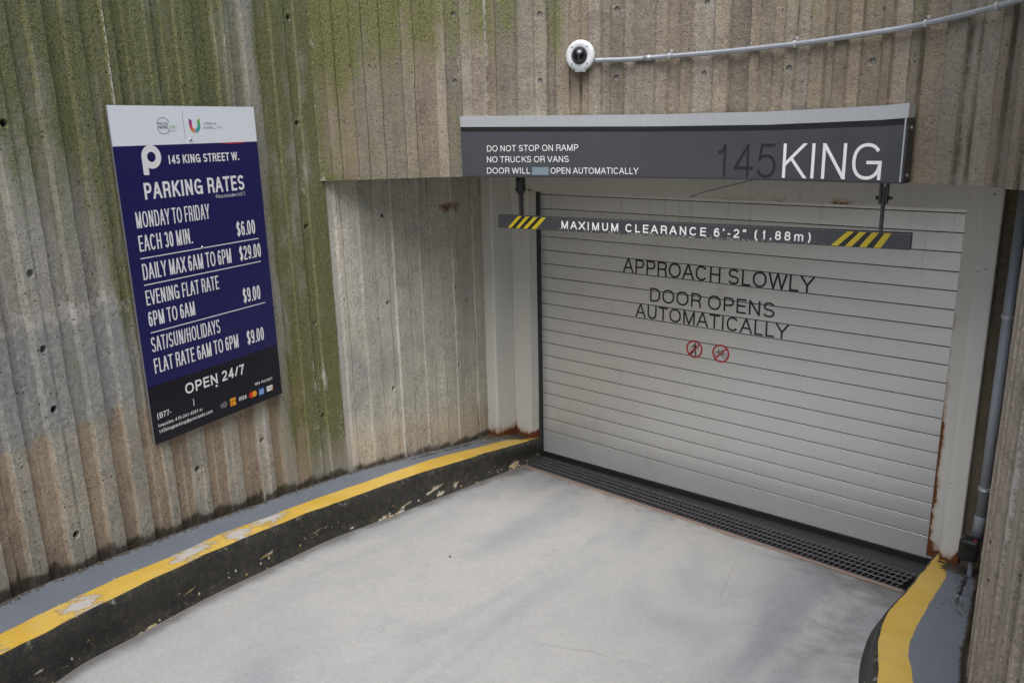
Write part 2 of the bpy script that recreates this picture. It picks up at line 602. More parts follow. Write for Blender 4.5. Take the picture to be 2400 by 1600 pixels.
class Curve:
    def __init__(s, ctrl, side):
        s.p = spline(ctrl)
        s.s = np.r_[0, np.cumsum(np.linalg.norm(np.diff(s.p, axis=0), axis=1))]
        d = np.gradient(s.p, axis=0)
        d /= np.linalg.norm(d, axis=1)[:, None]
        s.d = d
        s.n = np.stack([-d[:, 1], d[:, 0]], 1) * side
        s.L = s.s[-1]

    def at(s, a, off=0.0):
        a = np.asarray(a, float)
        p = np.stack([np.interp(a, s.s, s.p[:, i]) for i in (0, 1)], -1)
        n = np.stack([np.interp(a, s.s, s.n[:, i]) for i in (0, 1)], -1)
        n /= np.linalg.norm(n, axis=-1, keepdims=True)
        # beyond the ends: go straight on
        ov = np.where(a > s.L, a - s.L, np.where(a < 0, a, 0.0))
        dd = np.where((a > s.L)[..., None], s.d[-1], s.d[0])
        return p + dd * ov[..., None] + n * np.asarray(off)[..., None]

    def nrm(s, a):
        n = np.array([np.interp(a, s.s, s.n[:, i]) for i in (0, 1)])
        return n / np.linalg.norm(n)

    def arc(s, xy):
        out = np.empty(len(xy))
        for i in range(0, len(xy), 4000):
            q = xy[i:i + 4000]
            dd = ((q[:, None, :] - s.p[None]) ** 2).sum(2)
            j = dd.argmin(1)
            out[i:i + 4000] = s.s[j] + ((q - s.p[j]) * s.d[j]).sum(1)
        return out


LEFT = Curve([(-.36, .105), (-.287, -.315), (-.205, -.80), (-.172, -1.15), (-.125, -1.5), (-.041, -1.995), (.121, -2.625), (.299, -3.255),
              (.463, -3.78), (.601, -4.095), (.975, -4.83), (1.735, -5.88)], 1)
LINT = Curve([(-.072, -1.99), (.136, -1.732), (.326, -1.522), (.466, -1.386), (1.05, -1.144), (1.628, -.997), (2.205, -.95),
              (2.625, -.955), (2.898, -.976), (3.191, -1.113), (3.36, -1.25), (3.46, -1.33)], -1)
RIGHT = Curve([(3.285, -.2), (3.298, -.6), (3.362, -1.1), (3.458, -1.69), (3.60, -2.4), (3.78, -3.1), (4.05, -3.8), (4.45, -4.6),
               (5.1, -5.6), (6.0, -6.6)], -1)
SIGNC = Curve([(.536, -1.376), (1.082, -1.213), (1.659, -1.082), (2.226, -1.034), (2.714, -1.04), (2.887, -1.05)], -1)


def floor_z(x, y):
    return .0193 * x - .17 * y


def kerb_h(y):
    return .172 + .021 * min(1, max(0, -y / 3.15))


# ---------------------------------------------------------------- board-formed walls
def build_wall(name, curve, boards, z0, z1, thick, holes, mat, parent, stain, dz=.04, jit=.003, rough_=True, lips_=.35):
    """boards: (s0, s1, depth, tone, tan). One closed solid: vertical boards of differing depth, chipped arrises, cone holes."""
    prof = []
    jr = random.Random(len(boards) * 7)
    seams = []
    for (a, b, dep, tone, tan) in boards:
        wd = b - a
        ea = min(wd * .2, jr.choice((.003, .004, .006, .011)) if rough_ else .003)
        eb = min(wd * .2, jr.choice((.004, .005, .008)) if rough_ else .004)
        k = max(1, int(math.ceil((wd - .03) / .036)))
        prof.append((a + ea, dep, True))
        if wd > .045:
            for i in range(k + 1):
                prof.append((a + ea + .009 + (wd - ea - eb - .018) * i / k, dep, False))
        if jr.random() < lips_:        # a fin of grout that leaked between the boards
            prof.append((b - eb - .0045, dep + .0005, False))
            prof.append((b - eb - .002, dep + jr.uniform(.002, .005), True))
            seams.append((b - eb - .002, 0, jr.uniform(.5, 1)))
        else:
            prof.append((b - eb, dep, True))
        seams.append((a, jr.uniform(.25, 1.0), 0))
    nz = int(round((z1 - z0) / dz))
    zs = np.linspace(z0, z1, nz + 1)
    S = np.array([p[0] for p in prof])
    Dp = np.array([p[1] for p in prof])
    edge = np.array([p[2] for p in prof])
    V = []
    for j, z in enumerate(zs):
        js = np.array([mnoise.noise(Vector((s_ * 9, z * 5.5, 3.1))) * jit * 1.6 + mnoise.noise(Vector((s_ * 31, z * 23, 9.7))) * jit * .9 if e else 0 for s_, e in zip(S, edge)])
        jd = np.array([mnoise.noise(Vector((s_ * 4, z * 1.7, 7.7))) * .003 + (mnoise.noise(Vector((s_ * 40, z * 19, 1.7))) * .0022 if e else 0) for s_, e in zip(S, edge)])
        p = curve.at(S + js, Dp + jd)
        V.append(np.c_[p, np.full(len(S), z)])
    front = np.array(V)
    back = np.stack([np.c_[curve.at(S, np.full(len(S), -thick)), np.full(len(S), z)] for z in (z0, z1)])
    bm = bmesh.new()
    F = [[bm.verts.new(q) for q in row] for row in front]
    B = [[bm.verts.new(q) for q in row] for row in back]
    n = len(S)
    for j in range(nz):
        for i in range(n - 1):
            bm.faces.new((F[j][i], F[j][i + 1], F[j + 1][i + 1], F[j + 1][i]))
    for i in range(n - 1):
        bm.faces.new((B[0][i + 1], B[0][i], B[1][i], B[1][i + 1]))
        bm.faces.new((F[0][i + 1], F[0][i], B[0][i], B[0][i + 1]))
        bm.faces.new((F[-1][i], F[-1][i + 1], B[1][i + 1], B[1][i]))
    bm.faces.new([F[j][0] for j in range(nz + 1)] + [B[1][0], B[0][0]])
    bm.faces.new([F[j][-1] for j in range(nz, -1, -1)] + [B[0][-1], B[1][-1]])
    o = obj(name, bm, mat, parent)
    hinfo = []
    if holes:
        cb = bmesh.new()
        for (s_, z, r, dp) in holes:
            bd = next((b for b in boards if b[0] <= s_ <= b[1]), boards[0])
            p = curve.at(np.array([s_]), np.array([bd[2]]))[0]
            nr = curve.nrm(s_)
            c = Vector((p[0], p[1], z))
            ax = Vector((nr[0], nr[1], 0))
            lathe(cb, c, ax, [(r * .92, -dp), (r, -.003), (r * 1.15, .004), (r * 1.15, .05)], 14)
            hinfo.append((c, ax, r, dp))
        co = obj("cutter", cb, mat)
        bpy.context.view_layer.update()
        mod = o.modifiers.new("b", 'BOOLEAN')
        mod.object = co
        mod.operation = 'DIFFERENCE'
        mod.solver = 'EXACT'
        dg = bpy.context.evaluated_depsgraph_get()
        me = bpy.data.meshes.new_from_object(o.evaluated_get(dg))
        old = o.data
        o.modifiers.clear()
        if len(me.vertices) > len(old.vertices):
            o.data = me
            bpy.data.meshes.remove(old)
        cm = co.data
        bpy.data.objects.remove(co)
        bpy.data.meshes.remove(cm)
    co_ = cos(o)
    s_arr = curve.arc(co_[:, :2])
    b0 = np.array([b[0] for b in boards])
    idx = np.clip(np.searchsorted(b0, s_arr) - 1, 0, len(boards) - 1)
    tone = np.array([b[3] for b in boards])[idx]
    tan = np.array([b[4] for b in boards])[idx]
    rec = np.array([b[2] for b in boards])[idx]
    out = {k: np.zeros(len(co_)) for k in ("moss", "dark", "white", "patch", "red", "tan")}
    stain(co_, s_arr, tone, tan, rec, out)
    zz = co_[:, 2]
    sn = .65 + .9 * n2(s_arr, zz, 12, 3.2, 1.5)
    for (sc_, dk_, lp_) in seams:
        m = abs(s_arr - sc_) < .02
        if not m.any():
            continue
        g = np.exp(-((s_arr[m] - sc_) / .0055) ** 2)
        if dk_:
            out["dark"][m] = np.maximum(out["dark"][m], out["dark"][m] + .80 * dk_ * g * np.clip(sn[m], .1, 1.4))
        else:
            out["white"][m] += .72 * lp_ * g * np.clip(sn[m], 0, 1.3)
    for (c, ax, r, dp) in hinfo:
        rel = co_ - np.array(c)
        h = rel @ np.array(ax)
        rad = np.linalg.norm(rel - h[:, None] * np.array(ax), axis=1)
        m = (rad < r * 1.05) & (h < -.004)
        for k in out:
            out[k][m] = 0
        if dp > .03:
            out["dark"][m] = 1.4
        else:
            out["patch"][m] = 1.2
        m2 = (rad >= r * 1.05) & (rad < r * 3) & (h > -.03)
        out["white"][m2] = np.maximum(out["white"][m2], .38)
    put_attr(o, "tone", tone)
    for k, v in out.items():
        put_attr(o, k, v)
    return o


def sm(x, a, b):
    t = np.clip((x - a) / (b - a), 0, 1)
    return t * t * (3 - 2 * t)


def bumpf(x, c, w):
    return np.exp(-((x - c) / w) ** 2)


def n1(s, k, seed):
    return np.array([mnoise.noise(Vector((v * k, seed, 0.3))) for v in s])


def n2(s, z, ks, kz, seed):
    return np.array([mnoise.noise(Vector((a * ks, b * kz, seed))) for a, b in zip(s, z)])


rng = random.Random(11)

# left wall: measured board joints (arc length from the door end)
edges = [-.02, .12, .25, .34, .439, .487, .594, .796, .854, .985, 1.108, 1.209, 1.335, 1.469, 1.524, 1.652, 1.78, 1.925, 1.975, 2.042]
lb = []
for i, (a, b) in enumerate(zip(edges[:-1], edges[1:])):
    lb.append((a, b, (0, -.007, -.002, -.010, -.004)[i % 5] - .002, rng.uniform(1.35, 1.9), 0))
# the last niche board stands back a little, then the mossy return beside the opening
edges2 = [2.042, 2.19, 2.254, 2.370, 2.480, 2.575, 2.655, 2.755, 2.882, 2.991, 3.112, 3.219, 3.329, 3.384, 3.488, 3.567, 3.652, 3.726, 3.805, 3.932, 4.039, 4.109]
s_ = 4.109
while s_ < 6.3:
    s_ += rng.uniform(.075, .13)
    edges2.append(s_)
for i, (a, b) in enumerate(zip(edges2[:-1], edges2[1:])):
    raised = (i % 2 == 0)
    if b <= 2.60:
        dep = (-.004, -.016, -.006, -.018, -.008, -.020)[i % 6]
    else:
        dep = -.024 + rng.uniform(-.004, .003) if raised else -.043 + rng.uniform(-.006, .006)
    # raised boards are grey and rough, the set-back ones smoother and tan
    rr = dep > -.033 and not -.03 < dep < -.0175 or raised
    lb.append((a, b, dep, rng.uniform(.45, .75) if rr else rng.uniform(.2, .55), 0 if rr else 1))


lb2 = []
for (a, b, dep, tone, tan) in lb:
    if a > 2.5 and b - a > .088:
        m_ = a + (b - a) * rng.uniform(.38, .62)
        q = rng.choice((-.007, -.005, .005, .007))
        lb2 += [(a, m_, dep, tone + rng.uniform(-.25, .25), tan), (m_, b, dep + (q if dep + q < -.019 else -.006), tone + rng.uniform(-.3, .3), tan)]
    else:
        lb2.append((a, b, dep, tone, tan))
lb = lb2


def stain_left(co, s, tone, tan, rec, o):
    z = co[:, 2]
    s = s + .024
    zb = np.array([floor_z(x, y) + kerb_h(y) for x, y in co[:, :2]])
    h = z - zb
    near = s > 2.066 + .012 * n2(s, z, 3, 9, 4.4)
    pz = n2(s, z, 7, 2.6, 2.5)
    pf = n2(s, z, 26, 7, 8.5)
    nb = n1(s, 3.0, 1.0)
    nb2 = n1(s, 11.0, 5.0)
    # --- main wall
    zt = 1.42 + .10 * nb2
    low = sm(z, zt + .08, zt - .08)
    o["tan"] += near * np.where(tan > 0, low * .95 + (1 - low) * .12, low * .22)
    o["patch"] += near * sm(s, 3.38, 3.55) * sm(z, zt - .08, zt + .05) * sm(z, 1.93 + .1 * nb2, 1.80 + .1 * nb2) * .95
    o["white"] += near * sm(s, 3.35, 3.5) * bumpf(z, 1.90 + .07 * nb2, .05) * .75
    o["white"] += near * sm(z, 1.5, 1.1) * np.clip(.12 + .5 * pz + .3 * pf, 0, .5) * (tan < .5)
    o["white"] += near * sm(s, 3.45, 3.7) * sm(z, 1.85, 1.95) * sm(z, 2.6, 2.3) * np.where(tan > 0, .30, .2)
    o["patch"] += near * sm(s, 3.4, 3.6) * sm(z, 1.85, 1.95) * sm(z, 2.75, 2.4) * .38
    mossy = .52 + .28 * sm(z, 2.2, 3.0) - .55 * sm(z, 1.7, 1.1) + .15 * nb
    mossy *= np.where(s > 3.55, sm(z, 1.9, 2.7), 1)
    mossy += .40 * pz + .22 * pf
    o["moss"] += near * sm(s, 2.62, 2.75) * np.clip(mossy, 0, 1)
    o["moss"] += near * sm(s, 2.62, 2.75) * .16 * sm(z, 1.5, 2.2)
    # damp strip beside the opening
    strip = sm(s, 2.60, 2.48) * near
    o["moss"] += strip * (.84 + .30 * bumpf(s, 2.15, .10) + .34 * bumpf(s, 2.25, .035) * sm(z, 1.2, 1.5) + .18 * nb2 + .45 * pz + .40 * pf) * sm(h, -.05, .5)
    o["moss"] += strip * .18 * sm(z, 1.8, 1.2)
    o["moss"] += near * bumpf(s, 2.62, .06) * .45
    o["moss"] += near * bumpf(s, 2.09, .03) * .5 * sm(h, .35, .6)
    o["white"] += strip * (bumpf(s, 2.235, .02) * sm(z, 1.95, 2.4) * .62 + bumpf(s, 2.30, .03) * .25 + bumpf(s, 2.20, .03) * bumpf(z, 1.18, .14) * .6
                           + bumpf(s, 2.38, .05) * bumpf(z, 1.45, .08) * .5 + bumpf(s, 2.10, .05) * bumpf(z, .75, .12) * .45
                           + bumpf(s, 2.24, .03) * bumpf(z, 2.31, .06) * .55)
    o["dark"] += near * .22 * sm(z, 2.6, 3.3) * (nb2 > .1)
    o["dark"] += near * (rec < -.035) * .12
    # --- niche beside the door
    ni = s <= 2.066
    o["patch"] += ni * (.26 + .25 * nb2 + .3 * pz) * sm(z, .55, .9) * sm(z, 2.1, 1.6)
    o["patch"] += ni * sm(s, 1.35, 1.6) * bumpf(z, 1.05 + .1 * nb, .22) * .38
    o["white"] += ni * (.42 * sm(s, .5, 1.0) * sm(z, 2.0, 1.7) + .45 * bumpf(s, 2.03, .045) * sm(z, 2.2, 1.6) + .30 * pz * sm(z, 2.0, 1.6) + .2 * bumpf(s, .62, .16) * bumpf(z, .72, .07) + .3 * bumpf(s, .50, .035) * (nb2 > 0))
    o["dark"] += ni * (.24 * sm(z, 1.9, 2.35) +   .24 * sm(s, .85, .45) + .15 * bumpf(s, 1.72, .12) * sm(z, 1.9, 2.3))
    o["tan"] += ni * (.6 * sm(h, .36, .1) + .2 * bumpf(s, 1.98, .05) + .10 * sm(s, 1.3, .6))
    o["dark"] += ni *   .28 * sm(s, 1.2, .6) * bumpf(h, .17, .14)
    o["red"] += ni * bumpf(z, 2.085 + .02 * nb2, .035) * (bumpf(s, .93, .10) + .7 * bumpf(s, .79, .05)) * 1.1
    # crack and grime at the foot
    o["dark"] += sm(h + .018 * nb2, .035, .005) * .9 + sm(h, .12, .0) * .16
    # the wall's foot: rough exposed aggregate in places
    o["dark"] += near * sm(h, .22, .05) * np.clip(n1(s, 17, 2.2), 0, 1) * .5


LEFT_HOLES = []
for y, z, dp in [(-2.075, 3.224, .04), (-2.066, 2.674, .04), (-3.68, 2.683, .035), (-3.684, 2.11, .02), (-3.684, 1.542, .035), (-3.684, 1.80, .03),
                 (-3.684, .973, .05), (-2.994, .985, .05), (-2.553, .972, .05), (-2.07, 2.099, .05), (-2.073, 1.527, .018), (-2.083, .948, .045),
                 (-1.406, 2.095, .035), (-1.407, 1.522, .05), (-1.411, .93, .05), (-.734, 1.50, .035), (-.568, 1.379, .012), (-.727, .908, .05), (-.739, 2.092, .02)]:
    j = int(np.argmin(abs(LEFT.p[:, 1] - y)))
    s0 = float(np.interp(-y, -LEFT.p[:, 1], LEFT.s))
    bd = next(b for b in lb if b[0] <= s0 <= b[1])
    s0 = min(max(s0, bd[0] + .026), bd[1] - .026) if bd[1] - bd[0] > .055 else (bd[0] + bd[1]) / 2
    LEFT_HOLES.append((s0, z, .017 if bd[1] - bd[0] > .055 else .014, dp))
WTOP = 4.3
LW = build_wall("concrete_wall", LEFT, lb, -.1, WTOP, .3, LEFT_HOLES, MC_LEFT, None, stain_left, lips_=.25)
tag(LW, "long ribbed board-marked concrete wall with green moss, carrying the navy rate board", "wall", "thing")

# wall above the opening
ed = [-.12, .02, .113, .172, .268, .332, .429, .547, .616, .732, .797, .888, .957, 1.04, 1.099, 1.224, 1.325, 1.402, 1.45, 1.53, 1.588, 1.634, 1.714, 1.762, 1.834,
      1.897, 2.01, 2.075, 2.145, 2.212, 2.322, 2.405, 2.511, 2.56, 2.619, 2.681, 2.734, 2.80, 2.873, 2.914, 2.977, 3.034, 3.123, 3.169, 3.239,
      3.289, 3.399, 3.494, 3.539, 3.638, 3.693, 3.742, 3.80, 3.88]
nb_ = []
for i, (a, b) in enumerate(zip(ed[:-1], ed[1:])):
    deep = 1.3 if a < 1.4 else 1.75
    nb_.append((a, b, (-.002, -.010, -.004, -.013, 0, -.008, -.015)[i % 7] * deep, rng.uniform(.05, 1.05), rng.uniform(0, 1)))


def stain_lint(co, s, tone, tan, rec, o):
    z = co[:, 2]
    nb = n1(s, 3.0, 8.0)
    nb2 = n1(s, 13.0, 4.0)
    pz = n2(s, z, 6, 2.2, 3.5)
    pf = n2(s, z, 24, 6, 6.5)
    o["tan"] += tan
    o["moss"] += (.30 * pz + .2 * pf) * sm(s, 1.9, 1.2)
    o["moss"] += sm(s, .30, .12) * (.50 + .15 * nb2)
    o["moss"] += sm(s, 1.75, .9) * sm(z, 2.75 + .12 * s + .12 * nb2, 3.22) * (.58 + .25 * nb2)
    o["moss"] += bumpf(s, 1.45, .07) * sm(z, 2.8, 3.1) * .55 + bumpf(s, 1.18, .06) * sm(z, 2.85, 3.1) * .4
    o["moss"] += sm(s, 1.2, .3) * .24 + bumpf(s, .60, .035) * .28 + bumpf(s, .83, .03) * .22
    o["moss"] += sm(s, 2.0, 3.0) * .25 + sm(z, 3.0, 3.35) * sm(s, 2.2, 2.6) * .3
    o["moss"] += bumpf(z, 2.352, .02) * sm(s, 1.0, .3) * .3
    o["white"] += bumpf(s, .04, .035) * .5 + sm(s, .32, .1) * bumpf(z, 2.9, .3) * .18 + bumpf(s, .86, .02) * bumpf(z, 2.98, .06) * .6
    o["white"] += bumpf(z, 2.352, .018) * sm(s, 1.1, .6) * .38
    for c in (1.834, 2.145, 2.619, 1.04, .957, 1.897, 2.511):
        o["white"] += bumpf(s, c, .012) * .45
    o["dark"] += sm(s, 2.4, 3.5) * .26 + sm(s, 2.9, 3.5) * .10 * sm(z, 3.0, 2.4)
    # darker, browner patch below the camera
    o["dark"] += bumpf(s, 1.545, .085) * bumpf(z, 2.83, .09) * .42
    o["tan"] += bumpf(s, 1.545, .12) * bumpf(z, 2.82, .12) * .8
    o["dark"] += np.clip(nb2, 0, 1) * .18


def lint_s(x):
    return float(np.interp(x, LINT.p[:, 0], LINT.s))


LINT_HOLES = []
for x, z, dp in [(.498, 3.245, .013), (.968, 3.214, .012), (.493, 2.884, .012), (.965, 2.869, .012), (1.387, 3.205, .011), (1.857, 3.196, .011),
                 (1.385, 2.865, .012), (1.854, 2.862, .012), (2.289, 2.861, .012), (2.665, 2.868, .012)]:
    s0 = lint_s(x)
    bd = next(b for b in nb_ if b[0] <= s0 <= b[1])
    s0 = min(max(s0, bd[0] + .025), bd[1] - .025) if bd[1] - bd[0] > .055 else (bd[0] + bd[1]) / 2
    LINT_HOLES.append((s0, z, .0145, dp))
LI = build_wall("concrete_wall", LINT, nb_, 2.347, WTOP, .25, LINT_HOLES, MC_LINT, None, stain_lint, rough_=False, lips_=.5)
tag(LI, "curved brown board-marked concrete wall above the garage opening, carrying the camera and the grey sign", "wall", "thing")

# right wall
rb = []
s_ = -.02
i = 0
while s_ < RIGHT.L - .1:
    w = rng.uniform(.04, .10)
    rb.append((s_, s_ + w, (0, -.022, -.004, -.030, -.008, -.024)[i % 6], rng.uniform(.9, 1.6) if i % 2 == 0 else rng.uniform(-.3, .4), rng.uniform(.3, 1) if i % 2 else .1))  # alternating tones carry the ribs' light and shade as colour
    s_ += w
    i += 1


def stain_right(co, s, tone, tan, rec, o):
    z = co[:, 2]
    nb2 = n1(s, 13.0, 4.0)
    o["tan"] += tan
    o["dark"] += .12 + .3 * (rec < -.012) * (.6 + .4 * nb2) + sm(s, .9, .2) * .15  # set-back boards darkened: rib shade painted into the colour
    o["white"] += np.clip(n1(s, 21, 3), 0, 1) * .3
    o["moss"] += .12 * sm(s, 2.2, .8) + np.clip(n1(s, 15, 6), 0, 1) * .2 * sm(z, .6, 1.5)


RWo = build_wall("concrete_wall", RIGHT, rb, -.1, WTOP, .3, [], MC_RIGHT, None, stain_right)
tag(RWo, "ribbed tan concrete wall beside the vertical grey conduit, cut off at the photo edge", "wall", "thing")

# flat dark wall between the right post and the ribbed wall
bm = bmesh.new()
wbox(bm, 3.10, 3.32, -.31, -.05, -.05, 2.40)
bmesh.ops.subdivide_edges(bm, edges=[e for e in bm.edges if abs(e.verts[0].co.z - e.verts[1].co.z) > .5], cuts=30)
o = obj("concrete_wall", bm, MC_DARK)
tag(o, "narrow flat dark concrete wall between the right steel post and the grey conduit", "wall", "thing")
for k, v in (("tone", .5), ("tan", .3), ("moss", .25), ("dark", .3), ("white", 0), ("patch", 0), ("red", 0)):
    put_attr(o, k, np.full(len(o.data.vertices), v))

# unseen slab over the recess, added to block sky light from above
bm = bmesh.new()
pts = [tuple(q) for q in LINT.at(np.linspace(.02, LINT.L - .05, 30), np.full(30, -.22))] + [(3.62, .35), (-.55, .35), (-.32, -1.75)]
lo = [bm.verts.new((x, y, 2.36)) for x, y in pts]
hi = [bm.verts.new((x, y, 2.62)) for x, y in pts]
bm.faces.new(lo[::-1])
bm.faces.new(hi)
for i in range(len(pts)):
    j = (i + 1) % len(pts)
    bm.faces.new((lo[i], lo[j], hi[j], hi[i]))
o = obj("unseen_ceiling", bm, M_SOFFIT)
tag(o, kind="structure")

# ---------------------------------------------------------------- ramp (one sheet, open over the drain)
NL, NR = Vector((.063, -.339)), Vector((2.904, -.526))
FL, FR = Vector((.016, -.032)), Vector((2.927, -.221))


def ext(a, b, x):
    t = (x - a.x) / (b.x - a.x)
    return (x, a.y + (b.y - a.y) * t)


bm = bmesh.new()
KB = [(.963, -4.067), (.877, -3.914), (.807, -3.708), (.746, -3.544), (.68, -3.363), (.625, -3.194), (.564, -2.978), (.5, -2.748), (.419, -2.459), (.368, -2.16),
      (.308, -1.801), (.241, -1.404), (.205, -1.21), (.154, -.93), (.093, -.564), (.056, -.328), (.008, -.067)]
nx, ny = 90, 80
xs = np.linspace(-.9, 6.6, nx)
rows = []
for j in range(ny + 1):
    t = (j / ny) ** 1.5
    row = []
    for x in xs:
        y0 = ext(NL, NR, x)[1]
        y = y0 + (-13.0 - y0) * t
        row.append(bm.verts.new((x, y, floor_z(x, y))))
    rows.append(row)
for a, b in zip(rows[:-1], rows[1:]):
    for i in range(nx - 1):
        bm.faces.new((a[i], a[i + 1], b[i + 1], b[i]))
pts = [ext(FL, FR, -.9), ext(FL, FR, 3.8), (3.8, .6), (-.9, .6)]
bm.faces.new([bm.verts.new((x, y, floor_z(x, y))) for x, y in pts])


def strip(bm, pts, w, z=.0015, mi=1):
    """ragged hairline crack lying in the ramp"""
    P = spline(pts, 10)
    d = np.gradient(P, axis=0)
    d /= np.linalg.norm(d, axis=1)[:, None]
    pr = None
    for i, (p, e) in enumerate(zip(P, d)):
        jx = mnoise.noise(Vector((i * .9, w * 1000, 0))) * .012
        ww = w * (.4 + .9 * abs(mnoise.noise(Vector((i * .6, 3, 0))))) * math.sin(math.pi * (i + .5) / len(P)) ** .5
        n = np.array([-e[1], e[0]])
        a, b = p + n * (jx + ww), p + n * (jx - ww)
        va, vb = [bm.verts.new((q[0], q[1], floor_z(*q) + z)) for q in (a, b)]
        if pr:
            f = bm.faces.new((pr[0], va, vb, pr[1]))
            f.material_index = mi
        pr = (va, vb)


strip(bm, [(2.30, -1.42), (2.274, -1.365), (2.21, -1.15), (2.112, -.855)], .0022)
strip(bm, [(1.857, -2.523), (2.05, -2.44), (2.199, -2.362), (2.383, -2.315)], .0016)
strip(bm, [(1.27, -1.75), (1.38, -1.66), (1.469, -1.591)], .0022)
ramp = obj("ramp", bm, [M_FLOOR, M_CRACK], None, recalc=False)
tag(ramp, kind="structure")
c_ = cos(ramp)
KBa = np.array(KB)
dk = np.min(np.linalg.norm(c_[:, None, :2] - spline(KB, 6)[None], axis=2), axis=1)
inside = c_[:, 0] > np.interp(-c_[:, 1], -KBa[::-1, 1][::1], KBa[::-1, 0])
put_attr(ramp, "dirt_shade", .70 * sm(dk, .22, .0) + .75 * sm(dk, .075, .02) + .55 * sm(c_[:, 1], -1.0, -.35) + .5 * sm(c_[:, 0], 2.0, 2.95) * sm(c_[:, 1], -3.0, -1.4))  # kerb and drain dirt; the right side is darkened as painted shade


# ---------------------------------------------------------------- kerbs
def resample(pts, n):
    P = spline(pts, 12)
    s = np.r_[0, np.cumsum(np.linalg.norm(np.diff(P, axis=0), axis=1))]
    q = np.linspace(0, s[-1], n)
    return np.stack([np.interp(q, s, P[:, i]) for i in range(P.shape[1])], 1)


def by_y(pts, ys):
    P = spline(pts, 8) if len(pts) < 60 else np.array(pts)
    o = np.argsort(-P[:, 1])
    return np.interp(-ys, -P[o, 1], P[o, 0])


T_L = [(1.75, -5.6), (1.35, -4.9), (1.019, -4.201), (.963, -4.061), (.904, -3.944), (.852, -3.816), (.799, -3.678), (.748, -3.555), (.690, -3.385), (.619, -3.187), (.549, -2.947),
       (.484, -2.717), (.432, -2.529), (.396, -2.342), (.345, -2.129), (.244, -1.682), (.188, -1.337), (.143, -.977), (.118, -.878), (.084, -.609), (.065, -.399),
       (.036, -.216), (.009, -.075), (.004, -.04)]
Y_L = [(1.55, -5.6), (1.15, -4.9), (.856, -4.151), (.798, -4.019), (.745, -3.888), (.685, -3.744), (.632, -3.607), (.579, -3.427), (.518, -3.259), (.445, -3.064), (.392, -2.847),
       (.345, -2.68), (.299, -2.522), (.238, -2.28), (.178, -1.996), (.087, -1.614), (.005, -1.223), (-.035, -.791), (-.049, -.677), (-.069, -.458), (-.072, -.339),
       (-.05, -.2), (-.02, -.04)]
B_L = [(1.70, -5.6), (1.30, -4.9), (1.0, -4.2)] + KB + [(.006, -.04)]
kerb = empty("kerb", (.5, -2.5, .4), "long black faced kerb with a worn yellow edge under the mossy wall", "kerb")


def kerb_build(parent, ys, xb, xt, xy, xw, sgn, worn, grime):
    """sgn +1: road on +x side. Rounded nose between face and stripe."""
    bmf, bms, bmw = bmesh.new(), bmesh.new(), bmesh.new()
    pf = ps = pw = None
    low, edg, wo, gr, gw = [], [], [], [], []
    for i, y in enumerate(ys):
        h = kerb_h(y)
        j1 = mnoise.noise(Vector((y * 7, 1.5, 0))) * .006 + mnoise.noise(Vector((y * 45, 5.5, 0))) * .0022
        j2 = mnoise.noise(Vector((y * 9, 9.5, 0))) * .006 + mnoise.noise(Vector((y * 60, 2.5, 0))) * .003
        b, t, yl, w = xb[i], xt[i], xy[i] + j2, xw[i]
        zf = floor_z(b, y)
        zt = floor_z(t, y) + h
        r = .022
        tt = t + sgn * j1
        face = [(b + sgn * .030, zf - .02), (b + sgn * .028, zf + .003), (b + sgn * .006, zf + .022), (b, zf + .05),
                (b + (tt - b) * .5 + sgn * .006, (zf + zt) / 2), (tt + sgn * .016, zt - .040), (tt + sgn * .013, zt - .018), (tt + sgn * .004, zt - .004), (tt - sgn * .004, zt)]
        v = [bmf.verts.new((x, y, z)) for x, z in face]
        low += [1, 1, 1, .9, .3, .1, 0, 0, 0]
        edg += [.3, .4, 0, 0, 0, .2, .8, 1, 1]
        if pf:
            for k in range(len(v) - 1):
                bmf.faces.new((pf[k], pf[k + 1], v[k + 1], v[k]))
        pf = v
        m = 7
        v = []
        for k in range(m):
            f = k / (m - 1)
            x = (tt - sgn * .004) * (1 - f) + yl * f
            v.append(bms.verts.new((x, y, floor_z(x, y) + h + .0005 + .002 * math.sin(math.pi * f))))
            wo.append(worn(y, f))
            gr.append(grime(y, f))
        if ps:
            for k in range(m - 1):
                bms.faces.new((ps[k], ps[k + 1], v[k + 1], v[k]))
        ps = v
        v = []
        gap = .012 + .016 * max(0, mnoise.noise(Vector((y * 3.1, 8.5, 0)))) + .006 * mnoise.noise(Vector((y * 19, 6.5, 0)))
        tot = max(.02, sgn * (yl - w))
        ds = [tot, tot * .8, tot * .6, tot * .42, max(.075, tot * .28), .058, .042, .028, .02, .012, .006, 0, -.03, -.09]
        m2 = len(ds)
        for k, d_ in enumerate(ds):
            d_ = min(d_, tot - k * 1e-4)
            x = w + sgn * d_
            dz = .0005 if k == 0 else -.035 * min(1, max(0, (gap - d_) / .008))
            v.append(bmw.verts.new((x, y, floor_z(x, y) + h + dz)))
            gw.append(min(1.2, max(0, 1 - max(0, d_ - gap) / .03) * .85) + grime(y, 1.0) * .9)
        if pw:
            for k in range(m2 - 1):
                bmw.faces.new((pw[k], pw[k + 1], v[k + 1], v[k]))
        pw = v
    of = obj("painted_face", bmf, M_KFACE, parent, True)
    put_attr(of, "low", low)
    put_attr(of, "edge", edg)
    os_ = obj("painted_edge", bms, M_STRIPE, parent, True)
    put_attr(os_, "worn", wo)
    put_attr(os_, "grime", gr)
    ow = obj("kerb_top", bmw, M_WALK, parent, True)
    put_attr(ow, "grime", gw)


ysL = np.linspace(-.045, -5.55, 190)


